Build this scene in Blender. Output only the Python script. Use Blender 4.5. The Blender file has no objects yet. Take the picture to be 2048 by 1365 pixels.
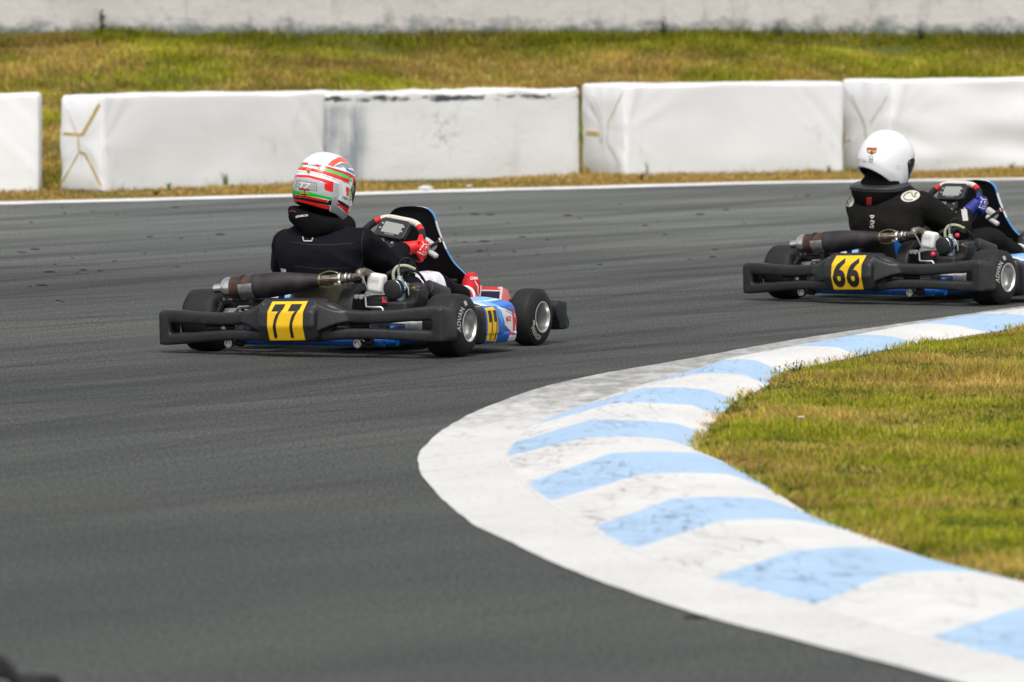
import bpy, bmesh, math, random
import numpy as np
from mathutils import Vector, Matrix, noise as mnoise
from mathutils.bvhtree import BVHTree
random.seed(7); rng = np.random.default_rng(7)
S = bpy.context.scene
R = math.radians

# ------------------------------------------------------------------ camera, sky, sun, exposure
F_PX, CAM_H, HORIZON, CXP, CYP = 16200.0, 1.851, -120.0, 1024.0, 682.5   # measured on the 2048 x 1365 photograph
PITCH = math.atan((CYP - HORIZON) / F_PX)
cd = bpy.data.cameras.new('camera'); cam = bpy.data.objects.new('camera', cd); S.collection.objects.link(cam)
cam.location = (0, 0, CAM_H); cam.rotation_euler = (math.pi/2 - PITCH, 0, 0)
cd.sensor_width = 36.0; cd.lens = F_PX / 2048 * 36.0; cd.clip_start = 0.5; cd.clip_end = 3000
cd.dof.use_dof = True; cd.dof.focus_distance = 37.2; cd.dof.aperture_fstop = 6.8
S.camera = cam
W = bpy.data.worlds.new('World'); S.world = W; W.use_nodes = True
SUN_EL, SUN_ROT = R(58), R(180)
nt = W.node_tree; bg = nt.nodes['Background']
sky = nt.nodes.new('ShaderNodeTexSky'); sky.sky_type = 'NISHITA'; sky.sun_disc = False
sky.sun_elevation = SUN_EL; sky.sun_rotation = SUN_ROT; sky.dust_density = 4.0; sky.ozone_density = 1.0
hs = nt.nodes.new('ShaderNodeHueSaturation'); hs.inputs['Saturation'].default_value = 0.16
nt.links.new(sky.outputs[0], hs.inputs['Color']); nt.links.new(hs.outputs[0], bg.inputs['Color'])
bg.inputs['Strength'].default_value = 0.15
ld = bpy.data.lights.new('sun', 'SUN'); ld.energy = 1.45; ld.angle = R(15); ld.color = (1.0, 0.965, 0.92)
sun = bpy.data.objects.new('sun', ld); S.collection.objects.link(sun)
sun.rotation_euler = (math.pi/2 - SUN_EL, 0, math.pi - SUN_ROT)
S.view_settings.view_transform = 'Standard'; S.view_settings.look = 'None'; S.view_settings.gamma = 1.0
S.view_settings.exposure = 0.22

# ------------------------------------------------------------------ helpers
col = S.collection
_fw = np.array([0, math.cos(PITCH), -math.sin(PITCH)]); _up = np.array([0, math.sin(PITCH), math.cos(PITCH)])
def gp(x, y, z=0.0):
    "ground point (at height z) that the photograph shows at x, y"
    r = _fw + np.array([1.0, 0, 0])*(x-CXP)/F_PX + _up*(CYP-y)/F_PX
    t = (z-CAM_H)/r[2]
    return np.array([r[0]*t, r[1]*t, z])
def lin(c):
    if isinstance(c, str):
        c = c.lstrip('#'); c = [int(c[i:i+2], 16)/255 for i in (0, 2, 4)]
        c = [v/12.92 if v <= .04045 else ((v+.055)/1.055)**2.4 for v in c]
    return tuple(c)
_m = {}
def mat(name, c=(.5,.5,.5), rough=.5, metal=0., spec=.5, var=0., vscale=30., bump=0., bscale=80., coat=0., attr=None, sheen=0.):
    "principled material with a noise variation of colour, roughness and relief"
    if name in _m: return _m[name]
    m = bpy.data.materials.new(name); m.use_nodes = True; n = m.node_tree.nodes; L = m.node_tree.links
    b = n['Principled BSDF']; c = lin(c)
    b.inputs['Roughness'].default_value = rough; b.inputs['Metallic'].default_value = metal
    b.inputs['Specular IOR Level'].default_value = spec; b.inputs['Coat Weight'].default_value = coat
    b.inputs['Sheen Weight'].default_value = sheen
    b.inputs['Base Color'].default_value = (*c, 1)
    src = None
    if attr:
        a = n.new('ShaderNodeAttribute'); a.attribute_name = attr; src = a.outputs['Color']
    tc = n.new('ShaderNodeTexCoord')
    if var > 0:
        tx = n.new('ShaderNodeTexNoise'); tx.inputs['Scale'].default_value = vscale; tx.inputs['Detail'].default_value = 6
        L.new(tc.outputs['Object'], tx.inputs['Vector'])
        mr = n.new('ShaderNodeMapRange'); mr.inputs[1].default_value = .3; mr.inputs[2].default_value = .7
        mr.inputs[3].default_value = 1-var; mr.inputs[4].default_value = 1+var
        L.new(tx.outputs['Fac'], mr.inputs[0])
        mx = n.new('ShaderNodeMix'); mx.data_type = 'RGBA'; mx.blend_type = 'MULTIPLY'; mx.inputs[0].default_value = 1
        if src is not None: L.new(src, mx.inputs[6])
        else: mx.inputs[6].default_value = (*c, 1)
        L.new(mr.outputs[0], mx.inputs[7]); src = mx.outputs[2]
        m2 = n.new('ShaderNodeMapRange'); m2.inputs[1].default_value = .3; m2.inputs[2].default_value = .7
        m2.inputs[3].default_value = max(0, rough-.12); m2.inputs[4].default_value = min(1, rough+.12)
        L.new(tx.outputs['Fac'], m2.inputs[0]); L.new(m2.outputs[0], b.inputs['Roughness'])
    if src is not None: L.new(src, b.inputs['Base Color'])
    if bump > 0:
        t2 = n.new('ShaderNodeTexNoise'); t2.inputs['Scale'].default_value = bscale; t2.inputs['Detail'].default_value = 4
        L.new(tc.outputs['Object'], t2.inputs['Vector'])
        bp = n.new('ShaderNodeBump'); bp.inputs['Strength'].default_value = bump; bp.inputs['Distance'].default_value = .004
        L.new(t2.outputs['Fac'], bp.inputs['Height']); L.new(bp.outputs[0], b.inputs['Normal'])
    _m[name] = m; return m

def tag(o, label=None, cat=None, group=None, kind=None):
    if label: o['label'] = label
    if cat: o['category'] = cat
    if group: o['group'] = group
    if kind: o['kind'] = kind
    return o
def empty(name, loc=(0,0,0), rz=0.):
    o = bpy.data.objects.new(name, None); o.location = loc; o.rotation_euler = (0,0,rz); col.objects.link(o); return o
def link(name, me, parent=None):
    o = bpy.data.objects.new(name, me); col.objects.link(o)
    if parent is not None: o.parent = parent
    return o
def copy_tree(o, parent=None):
    c = o.copy(); col.objects.link(c)
    if parent is not None: c.parent = parent
    for ch in [x for x in bpy.data.objects if x.parent == o]: copy_tree(ch, c)
    return c

class MB:
    "collects shapes into one mesh"
    def __init__(s): s.v=[]; s.f=[]; s.mi=[]; s.m=0
    def add(s, vs, fs):
        o=len(s.v); s.v += [tuple(map(float,p)) for p in vs]
        s.f += [tuple(i+o for i in f) for f in fs]; s.mi += [s.m]*len(fs); return s
    def box(s, c, size, rot=None):
        c=Vector(c); hx,hy,hz=[q/2 for q in size]
        P=[Vector((x,y,z)) for x in(-hx,hx) for y in(-hy,hy) for z in(-hz,hz)]
        if rot is not None: P=[rot@p for p in P]
        return s.add([c+p for p in P],[(0,1,3,2),(4,6,7,5),(0,4,5,1),(2,3,7,6),(0,2,6,4),(1,5,7,3)])
    def rings(s, rings, caps=True, closed=False, flip=False):
        n=len(rings[0]); vs=[p for r in rings for p in r]; fs=[]
        K=len(rings)
        for k in range(K if closed else K-1):
            a=k*n; b=((k+1)%K)*n
            for i in range(n):
                j=(i+1)%n; q=(a+i,a+j,b+j,b+i); fs.append(q[::-1] if flip else q)
        if caps and not closed:
            fs.append(tuple(range(n))[::-1]); fs.append(tuple(range((K-1)*n,K*n)))
        return s.add(vs,fs)
    def tube(s, path, r, n=12, caps=True, closed=False, sx=1., up=None):
        P=[Vector(p) for p in path]; K=len(P); rr=r if hasattr(r,'__len__') else [r]*K
        T=[]
        for i in range(K):
            a=P[(i-1)%K] if (closed or i>0) else P[i]; b=P[(i+1)%K] if (closed or i<K-1) else P[i]
            T.append((b-a).normalized())
        u=Vector(up) if up is not None else (Vector((0,0,1)) if abs(T[0].z)<.9 else Vector((1,0,0)))
        u=(u-T[0]*u.dot(T[0])).normalized(); rings=[]
        for i in range(K):
            u=(u-T[i]*u.dot(T[i]))
            u=u.normalized() if u.length>1e-6 else T[i].orthogonal().normalized()
            w=T[i].cross(u)
            rings.append([P[i]+u*(rr[i]*math.cos(2*math.pi*k/n))+w*(rr[i]*sx*math.sin(2*math.pi*k/n)) for k in range(n)])
        return s.rings(rings,caps,closed)
    def lathe(s, prof, o, ax, n=32, closed=False, caps=False):
        o=Vector(o); ax=Vector(ax).normalized(); u=ax.orthogonal().normalized(); w=ax.cross(u)
        return s.rings([[o+ax*h+(u*math.cos(2*math.pi*k/n)+w*math.sin(2*math.pi*k/n))*max(r,1e-4) for k in range(n)] for r,h in prof],caps,closed)
    def ball(s, c, r, n=14, k=8, sc=(1,1,1)):
        rings=[[(c[0]+sc[0]*r*math.sin(math.pi*(j+.02)/(k+.04))*math.cos(2*math.pi*i/n),c[1]+sc[1]*r*math.sin(math.pi*(j+.02)/(k+.04))*math.sin(2*math.pi*i/n),c[2]-sc[2]*r*math.cos(math.pi*(j+.02)/(k+.04))) for i in range(n)] for j in range(k+1)]
        return s.rings(rings)
    def mesh(s, name, mats=(), smooth=40, fix=True):
        me=bpy.data.meshes.new(name); me.from_pydata(s.v,[],s.f)
        for m in (mats if isinstance(mats,(list,tuple)) else [mats]): me.materials.append(m)
        me.polygons.foreach_set('material_index',s.mi)
        if fix:
            b=bmesh.new(); b.from_mesh(me); bmesh.ops.recalc_face_normals(b,faces=b.faces); b.to_mesh(me); b.free()
        if smooth:
            me.polygons.foreach_set('use_smooth',[True]*len(me.polygons)); me.set_sharp_from_angle(angle=R(smooth))
        me.update(); return me
    def build(s, name, mats, parent=None, smooth=40, bevel=0., fix=True):
        o=link(name,s.mesh(name,mats,smooth,fix),parent)
        if bevel:
            b=o.modifiers.new('bevel','BEVEL'); b.width=bevel; b.segments=3; b.limit_method='ANGLE'; b.angle_limit=R(35); b.harden_normals=False
        return o

def baked(me, mods):
    "apply modifiers given as (type, settings) to a mesh and return the new mesh"
    o=bpy.data.objects.new('bake',me); col.objects.link(o)
    for t,st in mods:
        m=o.modifiers.new(t,t)
        for k,v in st.items(): setattr(m,k,v)
    dg=bpy.context.evaluated_depsgraph_get(); dg.update()
    out=bpy.data.meshes.new_from_object(o.evaluated_get(dg))
    bpy.data.objects.remove(o); return out
def fuse(mb, name, mats, voxel=.006, smooth=6, fac=.5, wrinkle=None):
    "melt overlapping shapes into one continuous skin"
    me=baked(mb.mesh(name,[],0),[('REMESH',dict(mode='VOXEL',voxel_size=voxel)),('SMOOTH',dict(factor=fac,iterations=smooth))])
    if wrinkle:
        nr=np.zeros(len(me.vertices)*3); me.vertices.foreach_get('normal',nr); nr=nr.reshape(-1,3)
        co=np.zeros(len(me.vertices)*3); me.vertices.foreach_get('co',co); co=co.reshape(-1,3)
        d=np.array([wrinkle(Vector(p)) for p in co]); me.vertices.foreach_set('co',(co+nr*d[:,None]).ravel())
    for m in (mats if isinstance(mats,(list,tuple)) else [mats]): me.materials.append(m)
    me.polygons.foreach_set('use_smooth',[True]*len(me.polygons)); me.update(); me.name=name
    return me
def bvh(me): return BVHTree.FromPolygons([v.co.copy() for v in me.vertices],[tuple(p.vertices) for p in me.polygons])
def text2d(txt, h, bold=0., sx=1., shear=0., cuts=0):
    "flat lettering: 2-d points and faces, centred"
    cu=bpy.data.curves.new('text','FONT'); cu.body=txt; cu.size=1; cu.offset=bold; cu.shear=shear; cu.resolution_u=3
    cu.align_x='CENTER'; cu.align_y='CENTER'
    o=bpy.data.objects.new('text',cu); col.objects.link(o)
    dg=bpy.context.evaluated_depsgraph_get(); dg.update(); me=bpy.data.meshes.new_from_object(o.evaluated_get(dg))
    bpy.data.objects.remove(o)
    b=bmesh.new(); b.from_mesh(me)
    bmesh.ops.triangulate(b,faces=b.faces)
    for _ in range(cuts):
        bmesh.ops.subdivide_edges(b,edges=b.edges[:],cuts=1); bmesh.ops.triangulate(b,faces=b.faces)
    V=[(v.co.x,v.co.y) for v in b.verts]; b.verts.index_update(); Fc=[tuple(v.index for v in f.verts) for f in b.faces]; b.free()
    A=np.array(V); mn=A.min(0); mx=A.max(0); k=h/(mx[1]-mn[1]); A=(A-(mn+mx)/2)*[k*sx,k]
    return [tuple(p) for p in A],Fc
def poly2d(pts, cuts=2):
    b=bmesh.new(); vs=[b.verts.new((x,y,0)) for x,y in pts]; f=b.faces.new(vs)
    bmesh.ops.triangulate(b,faces=[f])
    for _ in range(cuts):
        bmesh.ops.subdivide_edges(b,edges=b.edges[:],cuts=1); bmesh.ops.triangulate(b,faces=b.faces)
    b.verts.index_update(); r=[(v.co.x,v.co.y) for v in b.verts],[tuple(v.index for v in f.verts) for f in b.faces]; b.free(); return r
def grid2d(w,h,nx=8,ny=8):
    V=[(-w/2+w*i/nx,-h/2+h*j/ny) for j in range(ny+1) for i in range(nx+1)]
    return V,[(j*(nx+1)+i,j*(nx+1)+i+1,(j+1)*(nx+1)+i+1,(j+1)*(nx+1)+i) for j in range(ny) for i in range(nx)]
def strokes2d(lines, w):
    V=[];Fc=[]
    for ln in lines:
        P=[Vector((x,y)) for x,y in ln]; Q=[P[0]]
        for a,b_ in zip(P,P[1:]):
            for t in (.34,.67,1): Q.append(a.lerp(b_,t))
        o=len(V)
        for i,p in enumerate(Q):
            d=(Q[min(i+1,len(Q)-1)]-Q[max(i-1,0)]); d=d.normalized() if d.length else Vector((1,0)); nrm=Vector((-d.y,d.x))*w/2
            V+= [tuple(p+nrm),tuple(p-nrm)]
        Fc+=[(o+2*i,o+2*i+1,o+2*i+3,o+2*i+2) for i in range(len(Q)-1)]
    return V,Fc
def conform(shape, tree, o, ux, uy, lift=.0012, reach=.4):
    "lays a flat shape on a surface: rays along -n from the plane at o"
    V,Fc=shape; o=Vector(o); ux=Vector(ux).normalized(); uy=Vector(uy).normalized(); n=ux.cross(uy).normalized(); uy=n.cross(ux)
    mb=MB(); out=[]; hit=[]
    for x,y in V:
        p=o+ux*x+uy*y+n*reach*.5
        h,nr,_,_=tree.ray_cast(p,-n,reach)
        hit.append(h is not None); out.append((h+n*lift) if h is not None else o+ux*x+uy*y)
    mb.add(out,[f for f in Fc if all(hit[i] for i in f)]); return mb
def decal(name, shape, tree, o, ux, uy, m, parent, lift=.0012, reach=.4):
    mb=conform(shape,tree,o,ux,uy,lift,reach)
    return mb.build(name,m,parent,smooth=60,fix=False)
def paint(me, fn):
    "paint a design on the mesh faces: fn(centres N x 3) gives N x 3 linear colours"
    n=len(me.polygons); c=np.zeros(n*3); me.polygons.foreach_get('center',c); C=fn(c.reshape(-1,3))
    lt=np.zeros(n,dtype=np.int32); me.polygons.foreach_get('loop_total',lt)
    a=me.color_attributes.new('Col','FLOAT_COLOR','CORNER')
    a.data.foreach_set('color',np.repeat(np.concatenate([C,np.ones((n,1))],1),lt,0).astype(np.float32).ravel())
def inpoly(P, poly):
    x,y=P[:,0],P[:,1]; r=np.zeros(len(P),bool); q=np.asarray(poly,float); j=len(q)-1
    for i in range(len(q)):
        xi,yi=q[i]; xj,yj=q[j]
        c=((yi>y)!=(yj>y))&(x<(xj-xi)*(y-yi)/((yj-yi) if yj!=yi else 1e-9)+xi); r^=c; j=i
    return r
def catmull(P, n):
    P=[np.array(p,float) for p in P]; Q=[2*P[0]-P[1]]+P+[2*P[-1]-P[-2]]; out=[]
    for i in range(1,len(Q)-2):
        p0,p1,p2,p3=Q[i-1:i+3]
        for k in range(n):
            t=k/n; out.append(.5*((2*p1)+(-p0+p2)*t+(2*p0-5*p1+4*p2-p3)*t*t+(-p0+3*p1-3*p2+p3)*t**3))
    out.append(P[-1]); return out
def bez(P, n=6): return [Vector(p) for p in catmull(P,n)]
def resample(P,n):
    P=np.array(P); s=np.r_[0,np.cumsum(np.linalg.norm(np.diff(P,axis=0),axis=1))]; t=np.linspace(0,s[-1],n)
    return np.stack([np.interp(t,s,P[:,0]),np.interp(t,s,P[:,1])],1)

# ------------------------------------------------------------------ the setting
def node_mat(name):
    m=bpy.data.materials.new(name); m.use_nodes=True; return m,m.node_tree.nodes,m.node_tree.links,m.node_tree.nodes['Principled BSDF']
def ramp(n,L,src,stops):
    r=n.new('ShaderNodeValToRGB'); e=r.color_ramp.elements
    while len(e)<len(stops): e.new(.5)
    for el,(p,c) in zip(e,stops): el.position=p; c=lin(c) if not isinstance(c,float) else (c,c,c); el.color=(*c,1)
    L.new(src,r.inputs[0]); return r.outputs[0]
def nz(n,L,vec,scale,detail=6,rough=.55,dist=0.):
    t=n.new('ShaderNodeTexNoise'); t.inputs['Scale'].default_value=scale; t.inputs['Detail'].default_value=detail
    t.inputs['Roughness'].default_value=rough; t.inputs['Distortion'].default_value=dist; L.new(vec,t.inputs['Vector']); return t.outputs['Fac']
def mp(n,L,vec,rot=0.,scale=(1,1,1),loc=(0,0,0)):
    "turn first, then stretch"
    if rot:
        m=n.new('ShaderNodeMapping'); m.inputs['Rotation'].default_value=(0,0,rot); L.new(vec,m.inputs['Vector']); vec=m.outputs[0]
    m=n.new('ShaderNodeMapping'); m.inputs['Scale'].default_value=scale; m.inputs['Location'].default_value=loc
    L.new(vec,m.inputs['Vector']); return m.outputs[0]
def mul(n,L,a,b,mode='MULTIPLY',fac=1.):
    x=n.new('ShaderNodeMix'); x.data_type='RGBA'; x.blend_type=mode
    if isinstance(fac,float): x.inputs[0].default_value=fac
    else: L.new(fac,x.inputs[0])
    for s,v in ((6,a),(7,b)):
        if isinstance(v,tuple): x.inputs[s].default_value=(*v,1)
        else: L.new(v,x.inputs[s])
    return x.outputs[2]
def bumpn(n,L,b,h,strength,dist=.01):
    bp=n.new('ShaderNodeBump'); bp.inputs['Strength'].default_value=strength; bp.inputs['Distance'].default_value=dist
    L.new(h,bp.inputs['Height']); L.new(bp.outputs[0],b.inputs['Normal'])

# asphalt: aggregate speckle, painted grain shade, patches, and rubber laid down along the racing line
asph,n,L,b=node_mat('asphalt'); tc=n.new('ShaderNodeTexCoord').outputs['Object']
base=ramp(n,L,nz(n,L,tc,.35,5),[(.3,(.094,.102,.097)),(.7,(.124,.129,.121))])
spk=ramp(n,L,nz(n,L,tc,95,2,.6),[(.36,(.72,.72,.72)),(.5,(1.,1.,1.)),(.66,(1.3,1.3,1.28))]); base=mul(n,L,base,spk)
grain_shade=ramp(n,L,nz(n,L,mp(n,L,tc,0,(85,11,1)),1.0,3,.65),[(.33,(.56,.56,.56)),(.5,(1.,1.,1.)),(.68,(1.58,1.58,1.55))]); base=mul(n,L,base,grain_shade)  # self-shadowing of the grain put into the colour, stretched in depth
spk3=ramp(n,L,nz(n,L,tc,420,2,.5),[(.33,(.62,.62,.62)),(.5,(1.,1.,1.)),(.68,(1.5,1.5,1.46))]); base=mul(n,L,base,spk3)
ln=mp(n,L,tc,R(26),(7.5,.12,1)); st=ramp(n,L,nz(n,L,ln,1.0,6,.62,.3),[(.34,(.64,.64,.65)),(.52,(1.,1.,1.))]); stk=base; base=mul(n,L,base,st)
ln2=mp(n,L,tc,R(34),(.9,.05,1),(3,1,0)); st2=ramp(n,L,nz(n,L,ln2,1.0,3,.5),[(.36,(.80,.80,.81)),(.6,(1.,1.,1.))]); base=mul(n,L,base,st2)
ln3=mp(n,L,tc,R(40),(12,.14,1),(7,2,0)); st3=ramp(n,L,nz(n,L,ln3,1.0,3,.5),[(.31,(.45,.45,.45)),(.37,(1.,1.,1.))]); base=mul(n,L,base,st3)
for _r,_sx,_l in ((33,.55,11),(46,.4,5),(24,.7,2)):
    wv=n.new('ShaderNodeTexNoise'); L.new(mp(n,L,tc,R(_r),(_sx,.035,1),(_l,_l*.7,0)),wv.inputs['Vector']); wv.inputs['Scale'].default_value=1.; wv.inputs['Detail'].default_value=1.5
    base=mul(n,L,base,ramp(n,L,wv.outputs['Fac'],[(.470,(1.,1.,1.)),(.490,(.62,.62,.63)),(.505,(.66,.66,.67)),(.522,(1.,1.,1.))]),'MULTIPLY',.7)
spy=n.new('ShaderNodeSeparateXYZ'); L.new(tc,spy.inputs[0]); nearf=n.new('ShaderNodeMapRange'); nearf.interpolation_type='SMOOTHSTEP'; L.new(spy.outputs['Y'],nearf.inputs[0]); nearf.inputs[1].default_value=22; nearf.inputs[2].default_value=35; nearf.inputs[3].default_value=.12
stk=mul(n,L,stk,ramp(n,L,nz(n,L,mp(n,L,tc,R(30),(1.2,.35,1)),1.3,4,.55),[(.3,(.64,.665,.655)),(.7,(.86,.865,.86))])); base=mul(n,L,stk,base,'MIX',nearf.outputs[0])
# worn, rubbered-in lane near the inside of the corner
sp=n.new('ShaderNodeSeparateXYZ'); L.new(tc,sp.inputs[0])
lane=n.new('ShaderNodeMapRange'); lane.interpolation_type='SMOOTHSTEP'; L.new(sp.outputs['Y'],lane.inputs[0])
lane.inputs[1].default_value=42; lane.inputs[2].default_value=54; lane.inputs[3].default_value=.66; lane.inputs[4].default_value=1.26
base=mul(n,L,base,lane.outputs[0])
L.new(base,b.inputs['Base Color']); b.inputs['Roughness'].default_value=.82; b.inputs['Specular IOR Level'].default_value=.25
bumpn(n,L,b,nz(n,L,tc,160,3,.6),.35,.004)

# white line paint on the far edge / apron paint
paintw,n,L,b=node_mat('worn_white_paint'); tc=n.new('ShaderNodeTexCoord').outputs['Object']
c=ramp(n,L,nz(n,L,tc,1.4,6),[(.3,(.62,.615,.60)),(.7,(.73,.72,.70))])
c=mul(n,L,c,ramp(n,L,nz(n,L,tc,300,2),[(.34,(.66,.66,.66)),(.5,(1.,1.,1.))]))
sp=n.new('ShaderNodeSeparateXYZ'); L.new(tc,sp.inputs[0])
far=n.new('ShaderNodeMapRange'); far.interpolation_type='SMOOTHSTEP'; L.new(sp.outputs['Y'],far.inputs[0]); far.inputs[1].default_value=28.5; far.inputs[2].default_value=34; far.inputs[3].default_value=0; far.inputs[4].default_value=1
wear=nz(n,L,mp(n,L,tc,0,(1,.3,1)),9,6,.7)
wr=n.new('ShaderNodeMath'); wr.operation='MULTIPLY_ADD'; L.new(far.outputs[0],wr.inputs[0]); wr.inputs[1].default_value=.38; L.new(wear,wr.inputs[2])
c=mul(n,L,c,ramp(n,L,nz(n,L,mp(n,L,tc,R(30),(6,.5,1)),2.,7,.7,.5),[(.28,(.84,.835,.83)),(.46,(1.,1.,1.))]))
c=mul(n,L,c,ramp(n,L,nz(n,L,mp(n,L,tc,0,(40,6,1)),1.,3,.6),[(.32,(.90,.90,.89)),(.48,(1.,1.,1.))]))
wc=ramp(n,L,wr.outputs[0],[(.62,(1.,1.,1.)),(.95,(.42,.42,.41))]); c=mul(n,L,c,wc)
L.new(c,b.inputs['Base Color']); b.inputs['Roughness'].default_value=.6; bumpn(n,L,b,nz(n,L,tc,160,3,.6),.25,.004)

linep=mat('edge_line_paint',(.74,.74,.73),.7,var=.18,vscale=2.5)

# painted kerb: stripes run with the station number stored in the first UV coordinate
kerbm,n,L,b=node_mat('striped_kerb_paint'); tcn=n.new('ShaderNodeTexCoord'); tc=tcn.outputs['Object']
su=n.new('ShaderNodeSeparateXYZ'); L.new(tcn.outputs['UV'],su.inputs[0])
wob=n.new('ShaderNodeMath'); wob.operation='MULTIPLY_ADD'; L.new(nz(n,L,tc,22,4),wob.inputs[0]); wob.inputs[1].default_value=.05; so=n.new('ShaderNodeMath'); so.operation='SUBTRACT'; L.new(su.outputs['X'],so.inputs[0]); so.inputs[1].default_value=.025; L.new(so.outputs[0],wob.inputs[2])
md=n.new('ShaderNodeMath'); md.operation='PINGPONG'; md.inputs[1].default_value=1; L.new(wob.outputs[0],md.inputs[0])
fl=n.new('ShaderNodeMath'); fl.operation='FLOOR'; L.new(wob.outputs[0],fl.inputs[0])
mo=n.new('ShaderNodeMath'); mo.operation='FLOORED_MODULO'; L.new(fl.outputs[0],mo.inputs[0]); mo.inputs[1].default_value=2
white=ramp(n,L,nz(n,L,tc,2.2,6),[(.3,(.64,.63,.61)),(.7,(.735,.725,.71))]); blue=ramp(n,L,nz(n,L,tc,3,6),[(.3,(.36,.52,.72)),(.7,(.41,.575,.755))])
c=mul(n,L,white,blue,'MIX',mo.outputs[0])
# tyre scuffs along the kerb, mostly on its front slope (V = 0 at the toe, 1 at the grass)
uv2=mp(n,L,tcn.outputs['UV'],R(24),(.9,9,1)); sc=nz(n,L,uv2,2.4,7,.7,.6)
vm=n.new('ShaderNodeMapRange'); L.new(su.outputs['Y'],vm.inputs[0]); vm.inputs[1].default_value=.05; vm.inputs[2].default_value=.75; vm.inputs[3].default_value=.10; vm.inputs[4].default_value=-.06
ad=n.new('ShaderNodeMath'); ad.operation='ADD'; L.new(sc,ad.inputs[0]); L.new(vm.outputs[0],ad.inputs[1])
c=mul(n,L,c,ramp(n,L,ad.outputs[0],[(.55,(1.,1.,1.)),(.75,(.86,.86,.865)),(.90,(.6,.6,.61))]))
msk=ramp(n,L,nz(n,L,mp(n,L,tcn.outputs['UV'],0,(.55,1.6,1)),1.7,3,.5),[(.42,(0.,0.,0.)),(.56,(1.,1.,1.))])
vs_=n.new('ShaderNodeMapRange'); L.new(su.outputs['Y'],vs_.inputs[0]); vs_.inputs[1].default_value=.28; vs_.inputs[2].default_value=.62; vs_.inputs[3].default_value=1; vs_.inputs[4].default_value=.22
mk=n.new('ShaderNodeMath'); mk.operation='MULTIPLY'; L.new(msk,mk.inputs[0]); L.new(vs_.outputs[0],mk.inputs[1])
for _r,_s in ((7,(3.2,30,1)),(-9,(4.5,24,1)),(16,(2.2,40,1))):
    c=mul(n,L,c,ramp(n,L,nz(n,L,mp(n,L,tcn.outputs['UV'],R(_r),_s),1.,4,.6,.4),[(.55,(1.,1.,1.)),(.69,(.48,.48,.49))]),'MULTIPLY',mk.outputs[0])
tj=n.new('ShaderNodeMath'); tj.operation='MULTIPLY_ADD'; L.new(nz(n,L,tc,26,5,.7),tj.inputs[0]); tj.inputs[1].default_value=-.10; sy_=n.new('ShaderNodeMath'); sy_.operation='ADD'; sy_.inputs[1].default_value=.040; L.new(su.outputs['Y'],sy_.inputs[0]); L.new(sy_.outputs[0],tj.inputs[2])
c=mul(n,L,c,ramp(n,L,tj.outputs[0],[(.0,(.45,.44,.43)),(.006,(1.,1.,1.))]),'MULTIPLY',msk)
c=mul(n,L,c,(.655,.645,.625),'MIX',ramp(n,L,tj.outputs[0],[(-.0,(1.,1.,1.)),(.012,(0.,0.,0.))]))
c=mul(n,L,c,ramp(n,L,nz(n,L,tc,60,3),[(.3,(.9,.9,.9)),(.5,(1.,1.,1.))]))
L.new(c,b.inputs['Base Color']); b.inputs['Roughness'].default_value=.6; bumpn(n,L,b,nz(n,L,tc,60,5),.12,.006)

soil,n,L,b=node_mat('dry_turf_soil'); tc=n.new('ShaderNodeTexCoord').outputs['Object']
c=ramp(n,L,nz(n,L,tc,1.6,8,.65),[(.3,(.13,.085,.025)),(.5,(.10,.105,.012)),(.7,(.075,.09,.010))])
c=mul(n,L,c,ramp(n,L,nz(n,L,tc,60,4),[(.3,(.55,.55,.55)),(.6,(1.1,1.1,1.1))]))
L.new(c,b.inputs['Base Color']); b.inputs['Roughness'].default_value=.95; bumpn(n,L,b,nz(n,L,tc,40,5),.8,.03)

def sheet(name,pts,z,m):
    b=bmesh.new(); f=b.faces.new([b.verts.new((p[0],p[1],z)) for p in pts]); bmesh.ops.triangulate(b,faces=[f]); bmesh.ops.recalc_face_normals(b,faces=b.faces)
    if b.faces[0].normal.z<0: bmesh.ops.reverse_faces(b,faces=b.faces[:])
    me=bpy.data.meshes.new(name); b.to_mesh(me); b.free(); me.materials.append(m); return tag(link(name,me),kind='structure')
sheet('ground',[(-900,-300),(900,-300),(900,2000),(-900,2000)],-.012,soil)

# far edge line of the track
LINE=[gp(*p)[:2] for p in ((0,409),(300,401.5),(600,393),(1000,381.5),(1150,378),(1500,368.5),(1700,365),(2048,360))]
d0=(LINE[1]-LINE[0])/np.linalg.norm(LINE[1]-LINE[0]); d1=(LINE[-1]-LINE[-2])/np.linalg.norm(LINE[-1]-LINE[-2])
far=[tuple(LINE[0]-d0*26)]+[tuple(p) for p in catmull(LINE,8)]+[tuple(LINE[-1]+d1*22)]
_ft=resample(far,90); _tx=np.linspace(-32,34,90); _rows=np.linspace(0,1,26)**.8
mb=MB().add([(a*(1-t)+p[0]*t,6*(1-t)+p[1]*t,0.) for t in _rows for a,p in zip(_tx,_ft)],[(j*90+i,j*90+i+1,(j+1)*90+i+1,(j+1)*90+i) for j in range(25) for i in range(89)])
tag(mb.build('track',asph,smooth=0),kind='structure')
mb=MB(); ring=[]
for i,p in enumerate(far):
    a=np.array(far[max(i-1,0)]); c_=np.array(far[min(i+1,len(far)-1)]); t=(c_-a)/np.linalg.norm(c_-a); nn=np.array([-t[1],t[0]])
    q=np.array(p); w=.17*(1+.12*math.sin(i*1.7)); ring+= [(*(q-nn*w),.006),(*(q+nn*.30),.006)]
mb.add(ring,[(2*i,2*i+2,2*i+3,2*i+1) for i in range(len(far)-1)])
o=mb.build('white_edge_line',linep,smooth=0); tag(o,kind='structure')

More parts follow.
